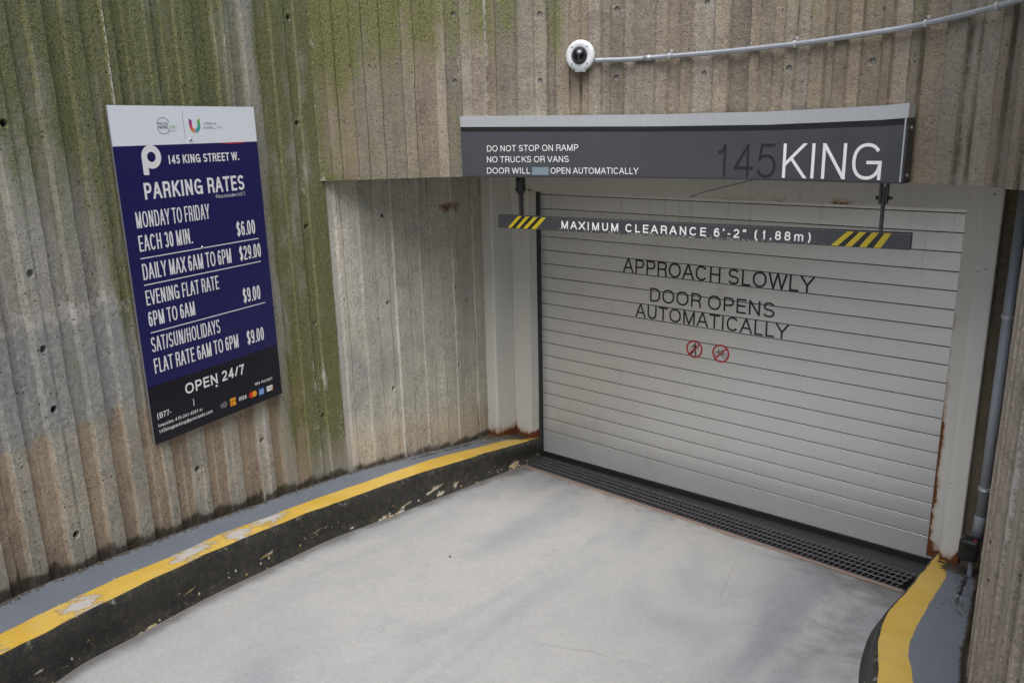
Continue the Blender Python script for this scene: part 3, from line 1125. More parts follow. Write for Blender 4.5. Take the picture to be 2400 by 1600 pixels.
def worn_l(y, f):
    v = 0
    for c, hw, fc in ((-3.86, .13, .45), (-3.30, .20, .55), (-2.78, .16, .68), (-4.4, .3, .5), (-3.02, .12, .5)):
        v = max(v, (1 - ((y - c) / hw) ** 2) * .5 + .30 - abs(f - fc) * .9)
    return max(0, v) + .22 * abs(2 * f - 1) ** 3


kerb_build(kerb, ysL, by_y(B_L, ysL), by_y(T_L, ysL), by_y(Y_L, ysL), by_y(LEFT.p[:, :2], ysL), 1, worn_l,
           lambda y, f: .9 * max(0, 1 - abs(y + .2) / .28) * (.35 + .65 * f))

kerb2 = empty("kerb", (3.1, -1.0, .3), "short curved kerb with a bright yellow edge at the foot of the right steel post", "kerb")
T_R = [(3.02, -.14), (3.02, -.4), (3.031, -.549), (3.037, -.687), (3.047, -1.004), (3.062, -1.321), (3.089, -1.518), (3.136, -1.709), (3.22, -2.004), (3.36, -2.5), (3.62, -3.2), (4.0, -4.0)]
Y_R = [(3.085, -.14), (3.112, -.4), (3.128, -.55), (3.146, -.687), (3.168, -1.012), (3.192, -1.341), (3.216, -1.53), (3.252, -1.696), (3.325, -1.907), (3.45, -2.4), (3.70, -3.1), (4.08, -3.95)]
B_R = [(2.972, -.14), (2.972, -.4), (2.978, -.731), (2.990, -1.082), (3.01, -1.293), (3.062, -1.56), (3.106, -1.719), (3.19, -2.0), (3.33, -2.5), (3.59, -3.2), (3.97, -4.0)]
ysR = np.linspace(-.16, -3.9, 130)
kerb_build(kerb2, ysR, by_y(B_R, ysR), by_y(T_R, ysR), by_y(Y_R, ysR), by_y(RIGHT.p[:, :2], ysR), -1, lambda y, f: .12,
           lambda y, f: .95 * max(0, 1 - abs(y + .40) / .28) * (.3 + .7 * f))

# ---------------------------------------------------------------- drain
drain = empty("drain_grate", (1.5, -.3, .05), "long dark steel drain grate set in the ramp along the foot of the door", "drain")


def dp(u, v, z=0):
    a = NL.lerp(NR, u)
    b = FL.lerp(FR, u)
    p = a.lerp(b, v)
    return Vector((p.x, p.y, floor_z(p.x, p.y) + z))


Lg = (NR - NL).length
bm = bmesh.new()
nb = 88
for k in range(nb):
    u = (k + .5) / nb
    hw = .0028 / Lg
    q = [dp(u - hw, .03, 0), dp(u + hw, .03, 0), dp(u + hw, .97, 0), dp(u - hw, .97, 0)]
    a = [bm.verts.new(x + Vector((0, 0, .002))) for x in q]
    b = [bm.verts.new(x + Vector((0, 0, -.028))) for x in q]
    bm.faces.new(a)
    bm.faces.new(b[::-1])
    for i in range(4):
        bm.faces.new((a[i], b[i], b[(i + 1) % 4], a[(i + 1) % 4]))
    # serrated tooth at the far side
    t0, t1, tp = dp(u - .004, .90, -.001), dp(u + .004, .90, -.001), dp(u, .965, .004)
    tri = [bm.verts.new(x) for x in (t0, t1, tp)]
    bm.faces.new(tri)
for v in (.27, .5, .73):
    tube(bm, [dp(u, v, .0) for u in np.linspace(.002, .998, 12)], .0038, 6)
obj("grating", bm, M_GRATE, drain)
bm = bmesh.new()
for v0, v1 in ((-.035, .02), (.98, 1.03)):
    for z0, z1 in ((.002, .0), (0, 0)):
        pass
    a = [bm.verts.new(dp(u, v, .003)) for u, v in ((-.01, v0), (1.01, v0), (1.01, v1), (-.01, v1))]
    b = [bm.verts.new(dp(u, v, -.04)) for u, v in ((-.01, v0), (1.01, v0), (1.01, v1), (-.01, v1))]
    bm.faces.new(a)
    bm.faces.new(b)
    for i in range(4):
        bm.faces.new((a[i], b[i], b[(i + 1) % 4], a[(i + 1) % 4]))
obj("grate_frame", bm, M_GRATE, drain)
bm = bmesh.new()
c = [(-.02, -.03), (1.02, -.03), (1.02, 1.03), (-.02, 1.03)]
t = [bm.verts.new(dp(u, v, -.004)) for u, v in c]
b = [bm.verts.new(dp(u, v, -.16)) for u, v in c]
bm.faces.new(b)
for i in range(4):
    bm.faces.new((t[i], b[i], b[(i + 1) % 4], t[(i + 1) % 4]))
obj("channel", bm, M_PIT, drain)
bm = bmesh.new()
pr = None
for k in range(90):
    u = -.01 + 1.02 * k / 89
    w = .16 + .05 * mnoise.noise(Vector((u * 18, 0, 0))) + .03 * mnoise.noise(Vector((u * 60, 4, 0)))
    a, b = bm.verts.new(dp(u, -.04, .0035)), bm.verts.new(dp(u, -w * .95, .0035))
    if pr:
        bm.faces.new((pr[0], a, b, pr[1]))
    pr = (a, b)
obj("mortar_strip", bm, M_MORTAR, drain)
bm = bmesh.new()
q = [(-.01, 1.035), (1.01, 1.035)]
a = [bm.verts.new(dp(u, v, .005)) for u, v in q] + [bm.verts.new((2.95, .03, floor_z(2.95, .03) + .005)), bm.verts.new((-.01, .03, .005))]
bm.faces.new(a)
r = bmesh.ops.extrude_face_region(bm, geom=bm.faces[:])
for v in r['geom']:
    if isinstance(v, bmesh.types.BMVert):
        v.co.z -= .01
obj("sill_plate", bm, M_SILL, drain)

# ---------------------------------------------------------------- garage door
door = empty("garage_door", (1.45, 0, .1), "wide grey slatted shutter door with black APPROACH SLOWLY lettering", "garage door")
S0, PITCH = .23625, .105
bm = bmesh.new()
x0, x1 = -.05, 3.25
zs = []
lines = [S0 + PITCH * k for k in range(20)]
prof = [(0.0, .03)]
rs_ = random.Random(5)
for zl in lines:
    if len(prof) > 1:
        prof += [(-.0011 + rs_.uniform(-.0005, .0005), zl - PITCH * .70), (-.0013, zl - PITCH * .35)]
    prof += [(0.0, zl - .0040), (.0016, zl - .0022), (.014, zl - .0020), (.014, zl + .0020), (.0016, zl + .0022), (0.0, zl + .0040)]
prof += [(0.0, 2.34)]
vs = [[bm.verts.new((x, y, z)) for x in (x0, x1)] for y, z in prof]
for k, (a, b) in enumerate(zip(vs[:-1], vs[1:])):
    f = bm.faces.new((a[0], a[1], b[1], b[0]))
    y0_, y1_ = prof[k][0], prof[k + 1][0]
    f.material_index = 1 if max(y0_, y1_) > .01 else 0
back = [bm.verts.new((x, .04, z)) for x, z in ((x0, .03), (x1, .03), (x1, 2.34), (x0, 2.34))]
bm.faces.new(back)
obj("door_curtain", bm, [M_DOOR, M_GROOVE], door)
bm = bmesh.new()
for (xa, za, zb_), (xb_, zc, zd) in (((-.03, .010, .048), (3.1, .066, .106)),):
    q = [(xa, za), (xb_, zc), (xb_, zd), (xa, zb_)]
    a = [bm.verts.new((x, -.016, z)) for x, z in q]
    b = [bm.verts.new((x, -.001, z)) for x, z in q]
    bm.faces.new(a)
    bm.faces.new(b[::-1])
    for i in range(4):
        bm.faces.new((a[i], b[i], b[(i + 1) % 4], a[(i + 1) % 4]))
obj("bottom_seal", bm, M_RUBBER, door)
bm = bmesh.new()
wbox(bm, -.035, .006, -.055, -.002, .0, 2.30, .004)
tube(bm, [(.0, -.050, .0), (.0, -.050, .45)], .009, 8)
obj("guide_rail", bm, M_GUIDE, door)
bm = bmesh.new()
for z in (.085, .12, .155):
    lathe(bm, (.034, -.001, z), (0, -1, 0), [(.006, 0), (.006, .004), (0, .006)], 8)
obj("rivets", bm, M_SCREW, door)

# ---------------------------------------------------------------- lettering: a grotesque alphabet drawn as strokes
def A_(cx, cy, rx, ry, a0, a1, n=None):
    n = n or max(4, int(abs(a1 - a0) / 12))
    out = []
    for i in range(n + 1):
        t = R(a0 + (a1 - a0) * i / n)
        c, s = math.cos(t), math.sin(t)
        e = .9
        out.append((cx + rx * math.copysign(abs(c) ** e, c), cy + ry * math.copysign(abs(s) ** e, s)))
    return out


XH = .73
GL = {   # glyph: (ink width, left bearing, right bearing, strokes)
    'A': (.92, .02, .02, [[(0, 0), (.46, 1)], [(.54, 1), (1, 0)], [(.2, .33), (.8, .33)]]),
    'B': (.78, .10, .05, [[(0, 0), (0, 1)], [(0, 1), (.55, 1)] + A_(.55, .76, .38, .24, 90, -90) + [(0, .52)], [(.55, .52)] + A_(.55, .26, .45, .26, 90, -90) + [(0, 0)]]),
    'C': (.90, .06, .06, [A_(.5, .5, .5, .5, 36, 324)]),
    'D': (.86, .10, .06, [[(0, 0), (0, 1)], [(0, 1), (.45, 1)] + A_(.45, .5, .55, .5, 90, -90) + [(0, 0)]]),
    'E': (.70, .10, .05, [[(0, 0), (0, 1)], [(0, 1), (1, 1)], [(0, .52), (.93, .52)], [(0, 0), (1, 0)]]),
    'F': (.66, .10, .03, [[(0, 0), (0, 1)], [(0, 1), (1, 1)], [(0, .50), (.9, .50)]]),
    'G': (.94, .06, .09, [A_(.5, .5, .5, .5, 36, 350), [(.55, .47), (1, .47)], [(1, .47), (1, 0)]]),
    'H': (.80, .10, .10, [[(0, 0), (0, 1)], [(1, 0), (1, 1)], [(0, .52), (1, .52)]]),
    'I': (.0, .13, .13, [[(.5, 0), (.5, 1)]]),
    'J': (.55, .03, .1, [[(1, 1), (1, .3)] + A_(.5, .3, .5, .3, 0, -175)]),
    'K': (.82, .10, .01, [[(0, 0), (0, 1)], [(0, .36), (.93, 1)], [(.34, .58), (1, 0)]]),
    'L': (.64, .10, .03, [[(0, 1), (0, 0)], [(0, 0), (1, 0)]]),
    'M': (.95, .10, .10, [[(0, 0), (0, 1)], [(1, 0), (1, 1)], [(.03, 1), (.48, 0)], [(.52, 0), (.97, 1)]]),
    'N': (.80, .10, .10, [[(0, 0), (0, 1)], [(1, 0), (1, 1)], [(.03, 1), (.97, 0)]]),
    'O': (.98, .06, .06, [A_(.5, .5, .5, .5, 0, 360, 40)]),
    'P': (.76, .10, .04, [[(0, 0), (0, 1)], [(0, 1), (.55, 1)] + A_(.55, .72, .45, .28, 90, -90) + [(0, .44)]]),
    'Q': (.98, .06, .06, [A_(.5, .5, .5, .5, 0, 360, 40), [(.6, .25), (1, -.02)]]),
    'R': (.80, .10, .03, [[(0, 0), (0, 1)], [(0, 1), (.55, 1)] + A_(.55, .74, .42, .26, 90, -90) + [(0, .48)], [(.55, .48)] + A_(.62, .28, .30, .20, 90, 10) + [(.97, 0)]]),
    'S': (.80, .06, .06, [A_(.5, .745, .46, .255, 18, 270) + A_(.5, .245, .5, .245, 90, -165)[1:]]),
    'T': (.82, .02, .02, [[(.5, 0), (.5, 1)], [(0, 1), (1, 1)]]),
    'U': (.80, .10, .10, [[(0, 1), (0, .36)] + A_(.5, .36, .5, .36, 180, 360) + [(1, 1)]]),
    'V': (.90, .01, .01, [[(0, 1), (.46, 0)], [(.54, 0), (1, 1)]]),
    'W': (1.28, .01, .01, [[(0, 1), (.24, 0)], [(.26, 0), (.485, 1)], [(.515, 1), (.74, 0)], [(.76, 0), (1, 1)]]),
    'X': (.88, .01, .01, [[(0, 0), (1, 1)], [(0, 1), (1, 0)]]),
    'Y': (.90, .01, .01, [[(0, 1), (.5, .42)], [(.5, .42), (1, 1)], [(.5, .46), (.5, 0)]]),
    'Z': (.78, .04, .04, [[(0, 1), (1, 1)], [(.95, 1), (.05, 0)], [(0, 0), (1, 0)]]),
    '0': (.66, .06, .06, [A_(.5, .5, .5, .5, 0, 360, 36)]),
    '1': (.36, .13, .2, [[(.9, 0), (.9, 1)], [(0, .76), (.45, .79), (.72, .87), (.9, 1)]]),
    '2': (.66, .06, .06, [A_(.5, .71, .48, .29, 172, -28) + [(.66, .40), (.22, .20), (.04, 0)], [(0, 0), (1, 0)]]),
    '3': (.66, .06, .06, [A_(.48, .75, .43, .25, 160, -90), A_(.48, .26, .50, .26, 90, -160)]),
    '4': (.70, .04, .05, [[(.74, 0), (.74, 1)], [(.74, 1), (0, .26)], [(0, .26), (1, .26)]]),
    '5': (.66, .06, .06, [[(.92, 1), (.17, 1)], [(.17, 1), (.06, .49)], A_(.47, .33, .52, .33, 146, -160)]),
    '6': (.66, .06, .06, [A_(.5, .31, .5, .31, 0, 360, 30), A_(.55, .5, .55, .5, 42, 200)]),
    '7': (.66, .06, .04, [[(0, 1), (1, 1)], [(1, 1), (.55, .5), (.36, 0)]]),
    '8': (.66, .06, .06, [A_(.5, .75, .42, .25, 0, 360, 28), A_(.5, .26, .5, .26, 0, 360, 28)]),
    '9': (.66, .06, .06, [A_(.5, .69, .5, .31, 0, 360, 30), A_(.45, .5, .55, .5, 222, 380)]),
    '$': (.68, .06, .06, [A_(.5, .735, .46, .235, 18, 270) + A_(.5, .265, .5, .235, 90, -165)[1:], [(.5, -.1), (.5, 1.1)]]),
    '/': (.52, .0, .0, [[(0, -.02), (1, 1.02)]]),
    '.': (.0, .08, .08, [[(.5, 0), (.5, .02)]]),
    ':': (.0, .08, .08, [[(.5, 0), (.5, .02)], [(.5, .55), (.5, .57)]]),
    '-': (.30, .06, .06, [[(0, .37), (1, .37)]]),
    '(': (.24, .08, .04, [A_(1.0, .42, 1.0, .66, 102, 258)]),
    ')': (.24, .04, .08, [A_(.0, .42, 1.0, .66, 78, -78)]),
    '\u2019': (.05, .07, .07, [[(.7, 1), (.3, .74)]]),
    '\u201d': (.24, .07, .07, [[(.18, 1), (0, .74)], [(1, 1), (.82, .74)]]),
    '@': (1.1, .06, .06, [A_(.5, .42, .22, .25, 0, 360, 20), [(.72, .62), (.72, .3)] + A_(.86, .35, .14, .15, 200, 360) + A_(.5, .42, .5, .52, 5, 320)]),
    'a': (.60, .06, .06, [A_(.45, .21, .45, .21, 0, 360, 20), [(.97, 0), (.97, .46)] + A_(.5, .46, .47, .27, 0, 160)]),
    'b': (.62, .09, .06, [[(0, 0), (0, 1)], A_(.5, XH / 2, .5, XH / 2, 0, 360, 24)]),
    'c': (.60, .05, .04, [A_(.5, XH / 2, .5, XH / 2, 38, 322)]),
    'd': (.62, .06, .09, [[(1, 0), (1, 1)], A_(.5, XH / 2, .5, XH / 2, 0, 360, 24)]),
    'e': (.62, .05, .05, [[(0, .37), (1, .37)] + A_(.5, XH / 2, .5, XH / 2, 5, 318)]),
    'g': (.62, .06, .09, [A_(.5, XH / 2, .5, XH / 2, 0, 360, 24), [(1, XH), (1, -.08)] + A_(.5, -.05, .5, .22, 0, -165)]),
    'i': (.0, .08, .08, [[(.5, 0), (.5, XH)], [(.5, .94), (.5, 1)]]),
    'k': (.56, .09, .01, [[(0, 0), (0, 1)], [(0, .28), (.9, XH)], [(.3, .42), (1, 0)]]),
    'l': (.0, .08, .08, [[(.5, 0), (.5, 1)]]),
    'm': (.96, .09, .09, [[(0, 0), (0, XH)], A_(.25, .46, .25, .27, 180, 0) + [(.5, 0)], A_(.75, .46, .25, .27, 180, 0) + [(1, 0)]]),
    'n': (.58, .09, .09, [[(0, 0), (0, XH)], A_(.5, .44, .5, .29, 180, 0) + [(1, 0)]]),
    'o': (.62, .05, .05, [A_(.5, XH / 2, .5, XH / 2, 0, 360, 24)]),
    'p': (.62, .09, .06, [[(0, -.25), (0, XH)], A_(.5, XH / 2, .5, XH / 2, 0, 360, 24)]),
    'q': (.62, .06, .09, [[(1, -.25), (1, XH)], A_(.5, XH / 2, .5, XH / 2, 0, 360, 24)]),
    'r': (.34, .09, .0, [[(0, 0), (0, XH)], A_(.95, .40, .95, .33, 180, 92)]),
    's': (.54, .05, .05, [A_(.5, .545, .46, .185, 18, 270) + A_(.5, .18, .5, .18, 90, -165)[1:]]),
    't': (.32, .03, .03, [[(.4, .95), (.4, .12)] + A_(.75, .12, .35, .12, 180, 270), [(0, XH), (1, XH)]]),
    'u': (.58, .09, .09, [[(0, XH), (0, .28)] + A_(.5, .28, .5, .28, 180, 360), [(1, XH), (1, 0)]]),
}


def ribbon(pts, t, lo, hi, closed):
    """offset a centre line by half a stroke; flat cuts at the cap and base lines"""
    P = [Vector(p) for p in pts]
    q = [P[0]]
    for p in P[1:]:
        if (p - q[-1]).length > 1e-7:
            q.append(p)
    P = q
    n = len(P)
    L, Rr = [], []
    for i in range(n):
        if closed:
            a, b = P[(i - 1) % (n - 1)], P[(i + 1) % (n - 1)]
            if i in (0, n - 1):
                a, b = P[n - 2], P[1]
        else:
            a, b = P[max(0, i - 1)], P[min(n - 1, i + 1)]
        p = P[i]
        d0 = (p - a).normalized() if (p - a).length > 1e-9 else (b - p).normalized()
        d1 = (b - p).normalized() if (b - p).length > 1e-9 else d0
        d = (d0 + d1)
        d = d.normalized() if d.length > 1e-6 else d0
        nn = Vector((-d.y, d.x))
        k = min(2.2, 1 / max(.35, nn.dot(Vector((-d0.y, d0.x)))))
        L.append(p + nn * (t / 2 * k))
        Rr.append(p - nn * (t / 2 * k))
    if not closed:
        for e in (0, n - 1):
            p, o = P[e], P[1 if e == 0 else n - 2]
            d = (p - o).normalized()
            for S in (L, Rr):
                v = S[e]
                if abs(d.y) > .3 and (abs(p.y - (hi - t / 2)) < 1e-6 or abs(p.y - (lo + t / 2)) < 1e-6):
                    ye = hi if d.y > 0 else lo
                    S[e] = v + d * ((ye - v.y) / d.y)
                elif abs(d.y) < .3 and n == 2:
                    S[e] = v + d * (t / 2)
    return L, Rr


def letter(text, mapf, u0, u1, vb, cap, mat, parent, weight=.12, spacing=0.0, name="lettering", slant=0.0):
    """text from u0 to u1 on baseline vb (v upward), capitals CAP high, stroke WEIGHT of the cap height"""
    x = 0
    place = []
    prev = 0
    for ch in text:
        if ch == ' ':
            x += .37 + spacing
            continue
        w, lb_, rb_, st = GL[ch]
        ww = w + (weight if w < .3 else 0) if w < .3 else w
        x += lb_ + .05 * 0
        place.append((ch, x, ww))
        x += ww + rb_ + .045 + spacing
    x0 = place[0][1]
    x1 = place[-1][1] + place[-1][2]
    sx = (u1 - u0) / (x1 - x0)
    t = weight * cap
    t = min(t, .23 * sx) if any(p[2] > .5 for p in place) else t
    p0 = mapf((u0 + u1) / 2, vb)
    nrm = (mapf((u0 + u1) / 2 + .01, vb) - p0).cross(mapf((u0 + u1) / 2, vb + .01) - p0).normalized()
    if nrm.dot(Vector(CAM) - p0) < 0:
        nrm = -nrm
    bm = bmesh.new()
    lift = 0
    for ch, gx, gw in place:
        w, lb_, rb_, st = GL[ch]
        a = u0 + (gx - x0) * sx
        wid = gw * sx
        for s in st:
            pts = []
            for (px, py) in s:
                X = a + t / 2 + px * max(0, wid - t)
                Y = t / 2 + py * (cap - t)
                pts.append((X, Y))
            closed = (Vector(pts[0]) - Vector(pts[-1])).length < 1e-6
            if len(s) == 2 and abs(s[0][1] - s[1][1]) < .07 and s[0][0] == s[1][0]:    # a dot
                cx, cy = pts[0][0], pts[0][1]
                L = [Vector((cx - t * .55, cy - t / 2)), Vector((cx - t * .55, cy + t * .6))]
                Rr = [Vector((cx + t * .55, cy - t / 2)), Vector((cx + t * .55, cy + t * .6))]
            else:
                L, Rr = ribbon(pts, t, 0, cap, closed)
            lift = (lift + 1) % 6
            off = nrm * (lift * 4e-5)
            vl = [bm.verts.new(mapf(p.x + slant * p.y, vb + p.y) + off) for p in L]
            vr = [bm.verts.new(mapf(p.x + slant * p.y, vb + p.y) + off) for p in Rr]
            for i in range(len(vl) - 1):
                bm.faces.new((vl[i], vr[i], vr[i + 1], vl[i + 1]))
    return obj(name, bm, mat, parent, recalc=False)


def poly(bm, mapf, pts, mi=0):
    f = bm.faces.new([bm.verts.new(mapf(*p)) for p in pts])
    f.material_index = mi


def rect(bm, mapf, u0, u1, v0, v1, n=1, mi=0):
    for i in range(n):
        a, b = u0 + (u1 - u0) * i / n, u0 + (u1 - u0) * (i + 1) / n
        poly(bm, mapf, [(a, v0), (b, v0), (b, v1), (a, v1)], mi)


def arcring(bm, mapf, c, r0, r1, a0=0, a1=360, n=40, mi=0):
    for i in range(n):
        t0, t1 = R(a0 + (a1 - a0) * i / n), R(a0 + (a1 - a0) * (i + 1) / n)
        poly(bm, mapf, [(c[0] + r * math.cos(t), c[1] + r * math.sin(t)) for r, t in ((r0, t0), (r1, t0), (r1, t1), (r0, t1))], mi)


def disc(bm, mapf, c, r, n=24, mi=0):
    poly(bm, mapf, [(c[0] + r * math.cos(2 * math.pi * i / n), c[1] + r * math.sin(2 * math.pi * i / n)) for i in range(n)], mi)


def stroke(bm, mapf, pts, w, mi=0):
    for (a, b) in zip(pts[:-1], pts[1:]):
        a, b = Vector(a), Vector(b)
        d = (b - a).normalized() * w / 2
        n = Vector((-d.y, d.x))
        poly(bm, mapf, [a - d * .5 + n, a - d * .5 - n, b + d * .5 - n, b + d * .5 + n], mi)


def door_map(off):
    return lambda u, v: Vector((u, -off, v))


letter("APPROACH SLOWLY", door_map(.0022), .757, 2.13, 1.605, .101, M_DARKTXT, door, .125)
letter("DOOR OPENS", door_map(.0022), .984, 1.893, 1.419, .098, M_DARKTXT, door, .125)
letter("AUTOMATICALLY", door_map(.0022), .866, 1.989, 1.2935, .0955, M_DARKTXT, door, .125)

for (cx, cz, kind) in ((1.342, 1.1285, 0), (1.5385, 1.1295, 1)):
    bm = bmesh.new()
    arcring(bm, door_map(.0024), (cx, cz), .0505, .062)
    st = obj("prohibition_sticker", bm, M_RED, door, recalc=False)
    bm = bmesh.new()
    mp = door_map(.0032)
    stroke(bm, mp, [(cx - .041, cz - .041), (cx + .041, cz + .041)], .0100)
    obj("slash", bm, M_RED, st, recalc=False)
    bm = bmesh.new()
    mp = door_map(.0026)
    if kind == 0:
        st["label"] = "red ring crossing out a walking figure"
        disc(bm, mp, (cx + .006, cz + .040), .0065)
        poly(bm, mp, [(cx - .003, cz + .031), (cx + .010, cz + .031), (cx + .012, cz + .002), (cx - .004, cz + .000)])
        for pl, w in (([(cx - .001, cz + .028), (cx - .016, cz + .018), (cx - .021, cz + .003)], .006), ([(cx + .009, cz + .028), (cx + .017, cz + .012), (cx + .028, cz + .006)], .006),
                      ([(cx + .001, cz + .003), (cx - .008, cz - .020), (cx - .024, cz - .040)], .0085), ([(cx + .007, cz + .003), (cx + .010, cz - .020), (cx + .013, cz - .046)], .0085)):
            stroke(bm, door_map(.0028), pl, w)
    else:
        st["label"] = "red ring crossing out a bicycle"
        for dx in (-.026, .026):
            arcring(bm, mp, (cx + dx, cz - .010), .0150, .0185, n=24)
        f = [(-.026, -.010), (-.016, .016), (.010, .012), (-.001, -.012), (-.016, .016)]
        stroke(bm, door_map(.0027), [(cx + a, cz + b) for a, b in f], .0038)
        stroke(bm, door_map(.0028), [(cx + a, cz + b) for a, b in [(.010, .012), (.026, -.010), (-.001, -.012)]], .0038)
        stroke(bm, door_map(.0029), [(cx + a, cz + b) for a, b in [(.012, .022), (.010, .012)]], .0026)
        stroke(bm, door_map(.0029), [(cx + a, cz + b) for a, b in [(.003, .023), (.018, .021)]], .0036)
        stroke(bm, door_map(.0029), [(cx + a, cz + b) for a, b in [(-.016, .016), (-.019, .025), (-.009, .026)]], .0026)
    obj("pictogram", bm, M_DARKTXT, st, recalc=False)

# ---------------------------------------------------------------- steel frame round the door
fr = empty("door_frame", (1.45, -.2, .2), "cream painted steel frame round the shutter door, rusted at its feet", "door frame")


def prism(bm, pts, z0, z1, rows=60, bev=.012, seg=3):
    """vertical extrusion of a plan outline (ccw) with rounded corners"""
    out = []
    n = len(pts)
    for i in range(n):
        p, a, b = Vector(pts[i]), Vector(pts[i - 1]), Vector(pts[(i + 1) % n])
        da, db = (a - p), (b - p)
        r = min(bev, da.length * .45, db.length * .45)
        p0, p1 = p + da.normalized() * r, p + db.normalized() * r
        for k in range(seg + 1):
            t = k / seg
            out.append(p0.lerp(p, t).lerp(p.lerp(p1, t), t))
    # subdivide long sides
    pp = []
    for i in range(len(out)):
        a, b = out[i], out[(i + 1) % len(out)]
        m = max(1, int((b - a).length / .02))
        pp += [a.lerp(b, k / m) for k in range(m)]
    rings = []
    for j in range(rows + 1):
        z = z0 + (z1 - z0) * (j / rows)
        rings.append([bm.verts.new((q.x, q.y, z)) for q in pp])
    m = len(pp)
    for a, b in zip(rings[:-1], rings[1:]):
        for k in range(m):
            bm.faces.new((a[k], a[(k + 1) % m], b[(k + 1) % m], b[k]))
    bm.faces.new(rings[0][::-1])
    bm.faces.new(rings[-1])


def rusty(o, f):
    c = cos(o)
    put_attr(o, "rust", [f(*q) for q in c])


bm = bmesh.new()
prism(bm, [(-.42, -.345), (-.186, -.345), (-.186, -.06), (-.42, -.06)], .12, 2.36, 110, .018)
o = obj("post", bm, M_POST, fr)
rusty(o, lambda x, y, z: 1.05 * max(0, 1 - (z - .20) / .13) * (1 if y > -.28 else .8) + .25 * max(0, 1 - (z - .2) / .35) * (abs(y + .345) < .05) + .25 * (y > -.11) * max(0, 1 - (z - .2) / .9)
      + (.16 if y > -.10 else 0))
bm = bmesh.new()
prism(bm, [(-.185, -.128), (.004, -.150), (.004, -.050), (-.185, -.040)], .12, 2.36, 110, .006, 2)
o = obj("jamb", bm, M_POST, fr)
rusty(o, lambda x, y, z: 1.0 * max(0, 1 - (z - .185) / .10) + .75 * max(0, 1 - (x + .185) / .05) * max(0, 1 - (z - .19) / .26) + .40 * (abs(x - .004) < .02) * max(0, 1 - (z - .2) / .75) * (.4 + .6 * math.sin(z * 23) ** 2)
      + .2 * max(0, 1 - (x + .185) / .03))
bm = bmesh.new()
prism(bm, [(3.045, -.352), (3.140, -.352), (3.140, -.06), (3.045, -.06)], .10, 2.36, 110, .010)
o = obj("post", bm, M_POST, fr)
rusty(o, lambda x, y, z: .9 * max(0, 1 - (z - .29) / (.07 + .05 * abs(x - 3.095) / .05)) + .35 * (abs(x - 3.14) < .02) * max(0, 1 - (z - .3) / .35))
bm = bmesh.new()
prism(bm, [(2.938, -.150), (3.05, -.160), (3.05, -.050), (2.938, -.040)], .195, 2.36, 110, .006, 2)
o = obj("jamb", bm, M_POST, fr)
rusty(o, lambda x, y, z: .80 * max(0, 1 - (z - .195) / .12) + (max(0, 1 - (x - 2.938) / .034)) * (.72 * max(0, min(1, (1.35 - z) / .35)) * (1 if z > .5 else .75) + .12) + .10 + .35 * max(0, 1 - (x - 2.938) / .05) * mnoise.noise(Vector((z * 8, 2.2, 0))))
bm = bmesh.new()
wbox(bm, -.184, 3.044, -.146, -.045, 2.160, 2.36)
bmesh.ops.subdivide_edges(bm, edges=[e for e in bm.edges if abs(e.verts[0].co.x - e.verts[1].co.x) > 1], cuts=130)
bmesh.ops.subdivide_edges(bm, edges=[e for e in bm.edges if abs(e.verts[0].co.z - e.verts[1].co.z) > .15], cuts=9)
o = obj("header", bm, M_POST, fr)


def hr(x, y, z):
    low = max(0, 1 - (z - 2.16) / .06)
    v = low * .22
    for c, w, k in ((1.66, .12, .22), (1.95, .08, .2), (2.12, .04, .25), (2.30, .06, .5), (.02, .05, .4)):
        v += k * low * math.exp(-((x - c) / w) ** 2)
    return v


rusty(o, hr)

# ---------------------------------------------------------------- curved name sign
sign = empty("parking_sign", (1.7, -1.0, 2.35), "long curved charcoal sign with silver top band reading 145 KING", "sign")
SL = 2.375
SZ0 = 2.353


def sheight(s):
    return float(np.interp(s, [0, .55, 1.15, 1.75, 2.25, 2.4], [.338, .328, .317, .313, .323, .331]))


def smap(off):
    def f(s, z):
        p = SIGNC.at(np.array([s]), np.array([off]))[0]
        return Vector((p[0], p[1], z))
    return f


def sbody(bm, z0f, z1f, o0, o1, s0=0.0, s1=SL, n=60):
    g = []
    for k in range(n + 1):
        s = s0 + (s1 - s0) * k / n
        g.append([bm.verts.new(smap(oo)(s, zz)) for oo, zz in ((o1, z0f(s)), (o1, z1f(s)), (o0, z1f(s)), (o0, z0f(s)))])
    for a, b in zip(g[:-1], g[1:]):
        for k in range(4):
            bm.faces.new((a[k], b[k], b[(k + 1) % 4], a[(k + 1) % 4]))
    bm.faces.new(g[0])
    bm.faces.new(g[-1][::-1])


zA = lambda s: SZ0
zB = lambda s: SZ0 + sheight(s) - .087
zC = lambda s: SZ0 + sheight(s) - .060
zD = lambda s: SZ0 + sheight(s)
bm = bmesh.new()
sbody(bm, zA, zB, -.075, 0)
obj("sign_face", bm, M_SIGN, sign)
bm = bmesh.new()
sbody(bm, zC, zD, -.075, .001)
obj("top_band", bm, M_SILVER, sign)
bm = bmesh.new()
sbody(bm, zB, zC, -.075, -.0004)
obj("black_stripe", bm, M_BLACK, sign)
bm = bmesh.new()
sbody(bm, lambda s: SZ0 - .006, lambda s: SZ0 - .0005, -.075, .003)
obj("bottom_trim", bm, M_SIGNEND, sign)
bm = bmesh.new()
sbody(bm, zA, zC, -.078, -.001, SL + .0005, SL + .004, 2)
obj("end_cap", bm, M_SIGNEND, sign)
bm = bmesh.new()
sbody(bm, zA, zD, -.004, .0022, SL - .012, SL - .006, 2)
obj("edge_trim", bm, M_SILVER, sign)
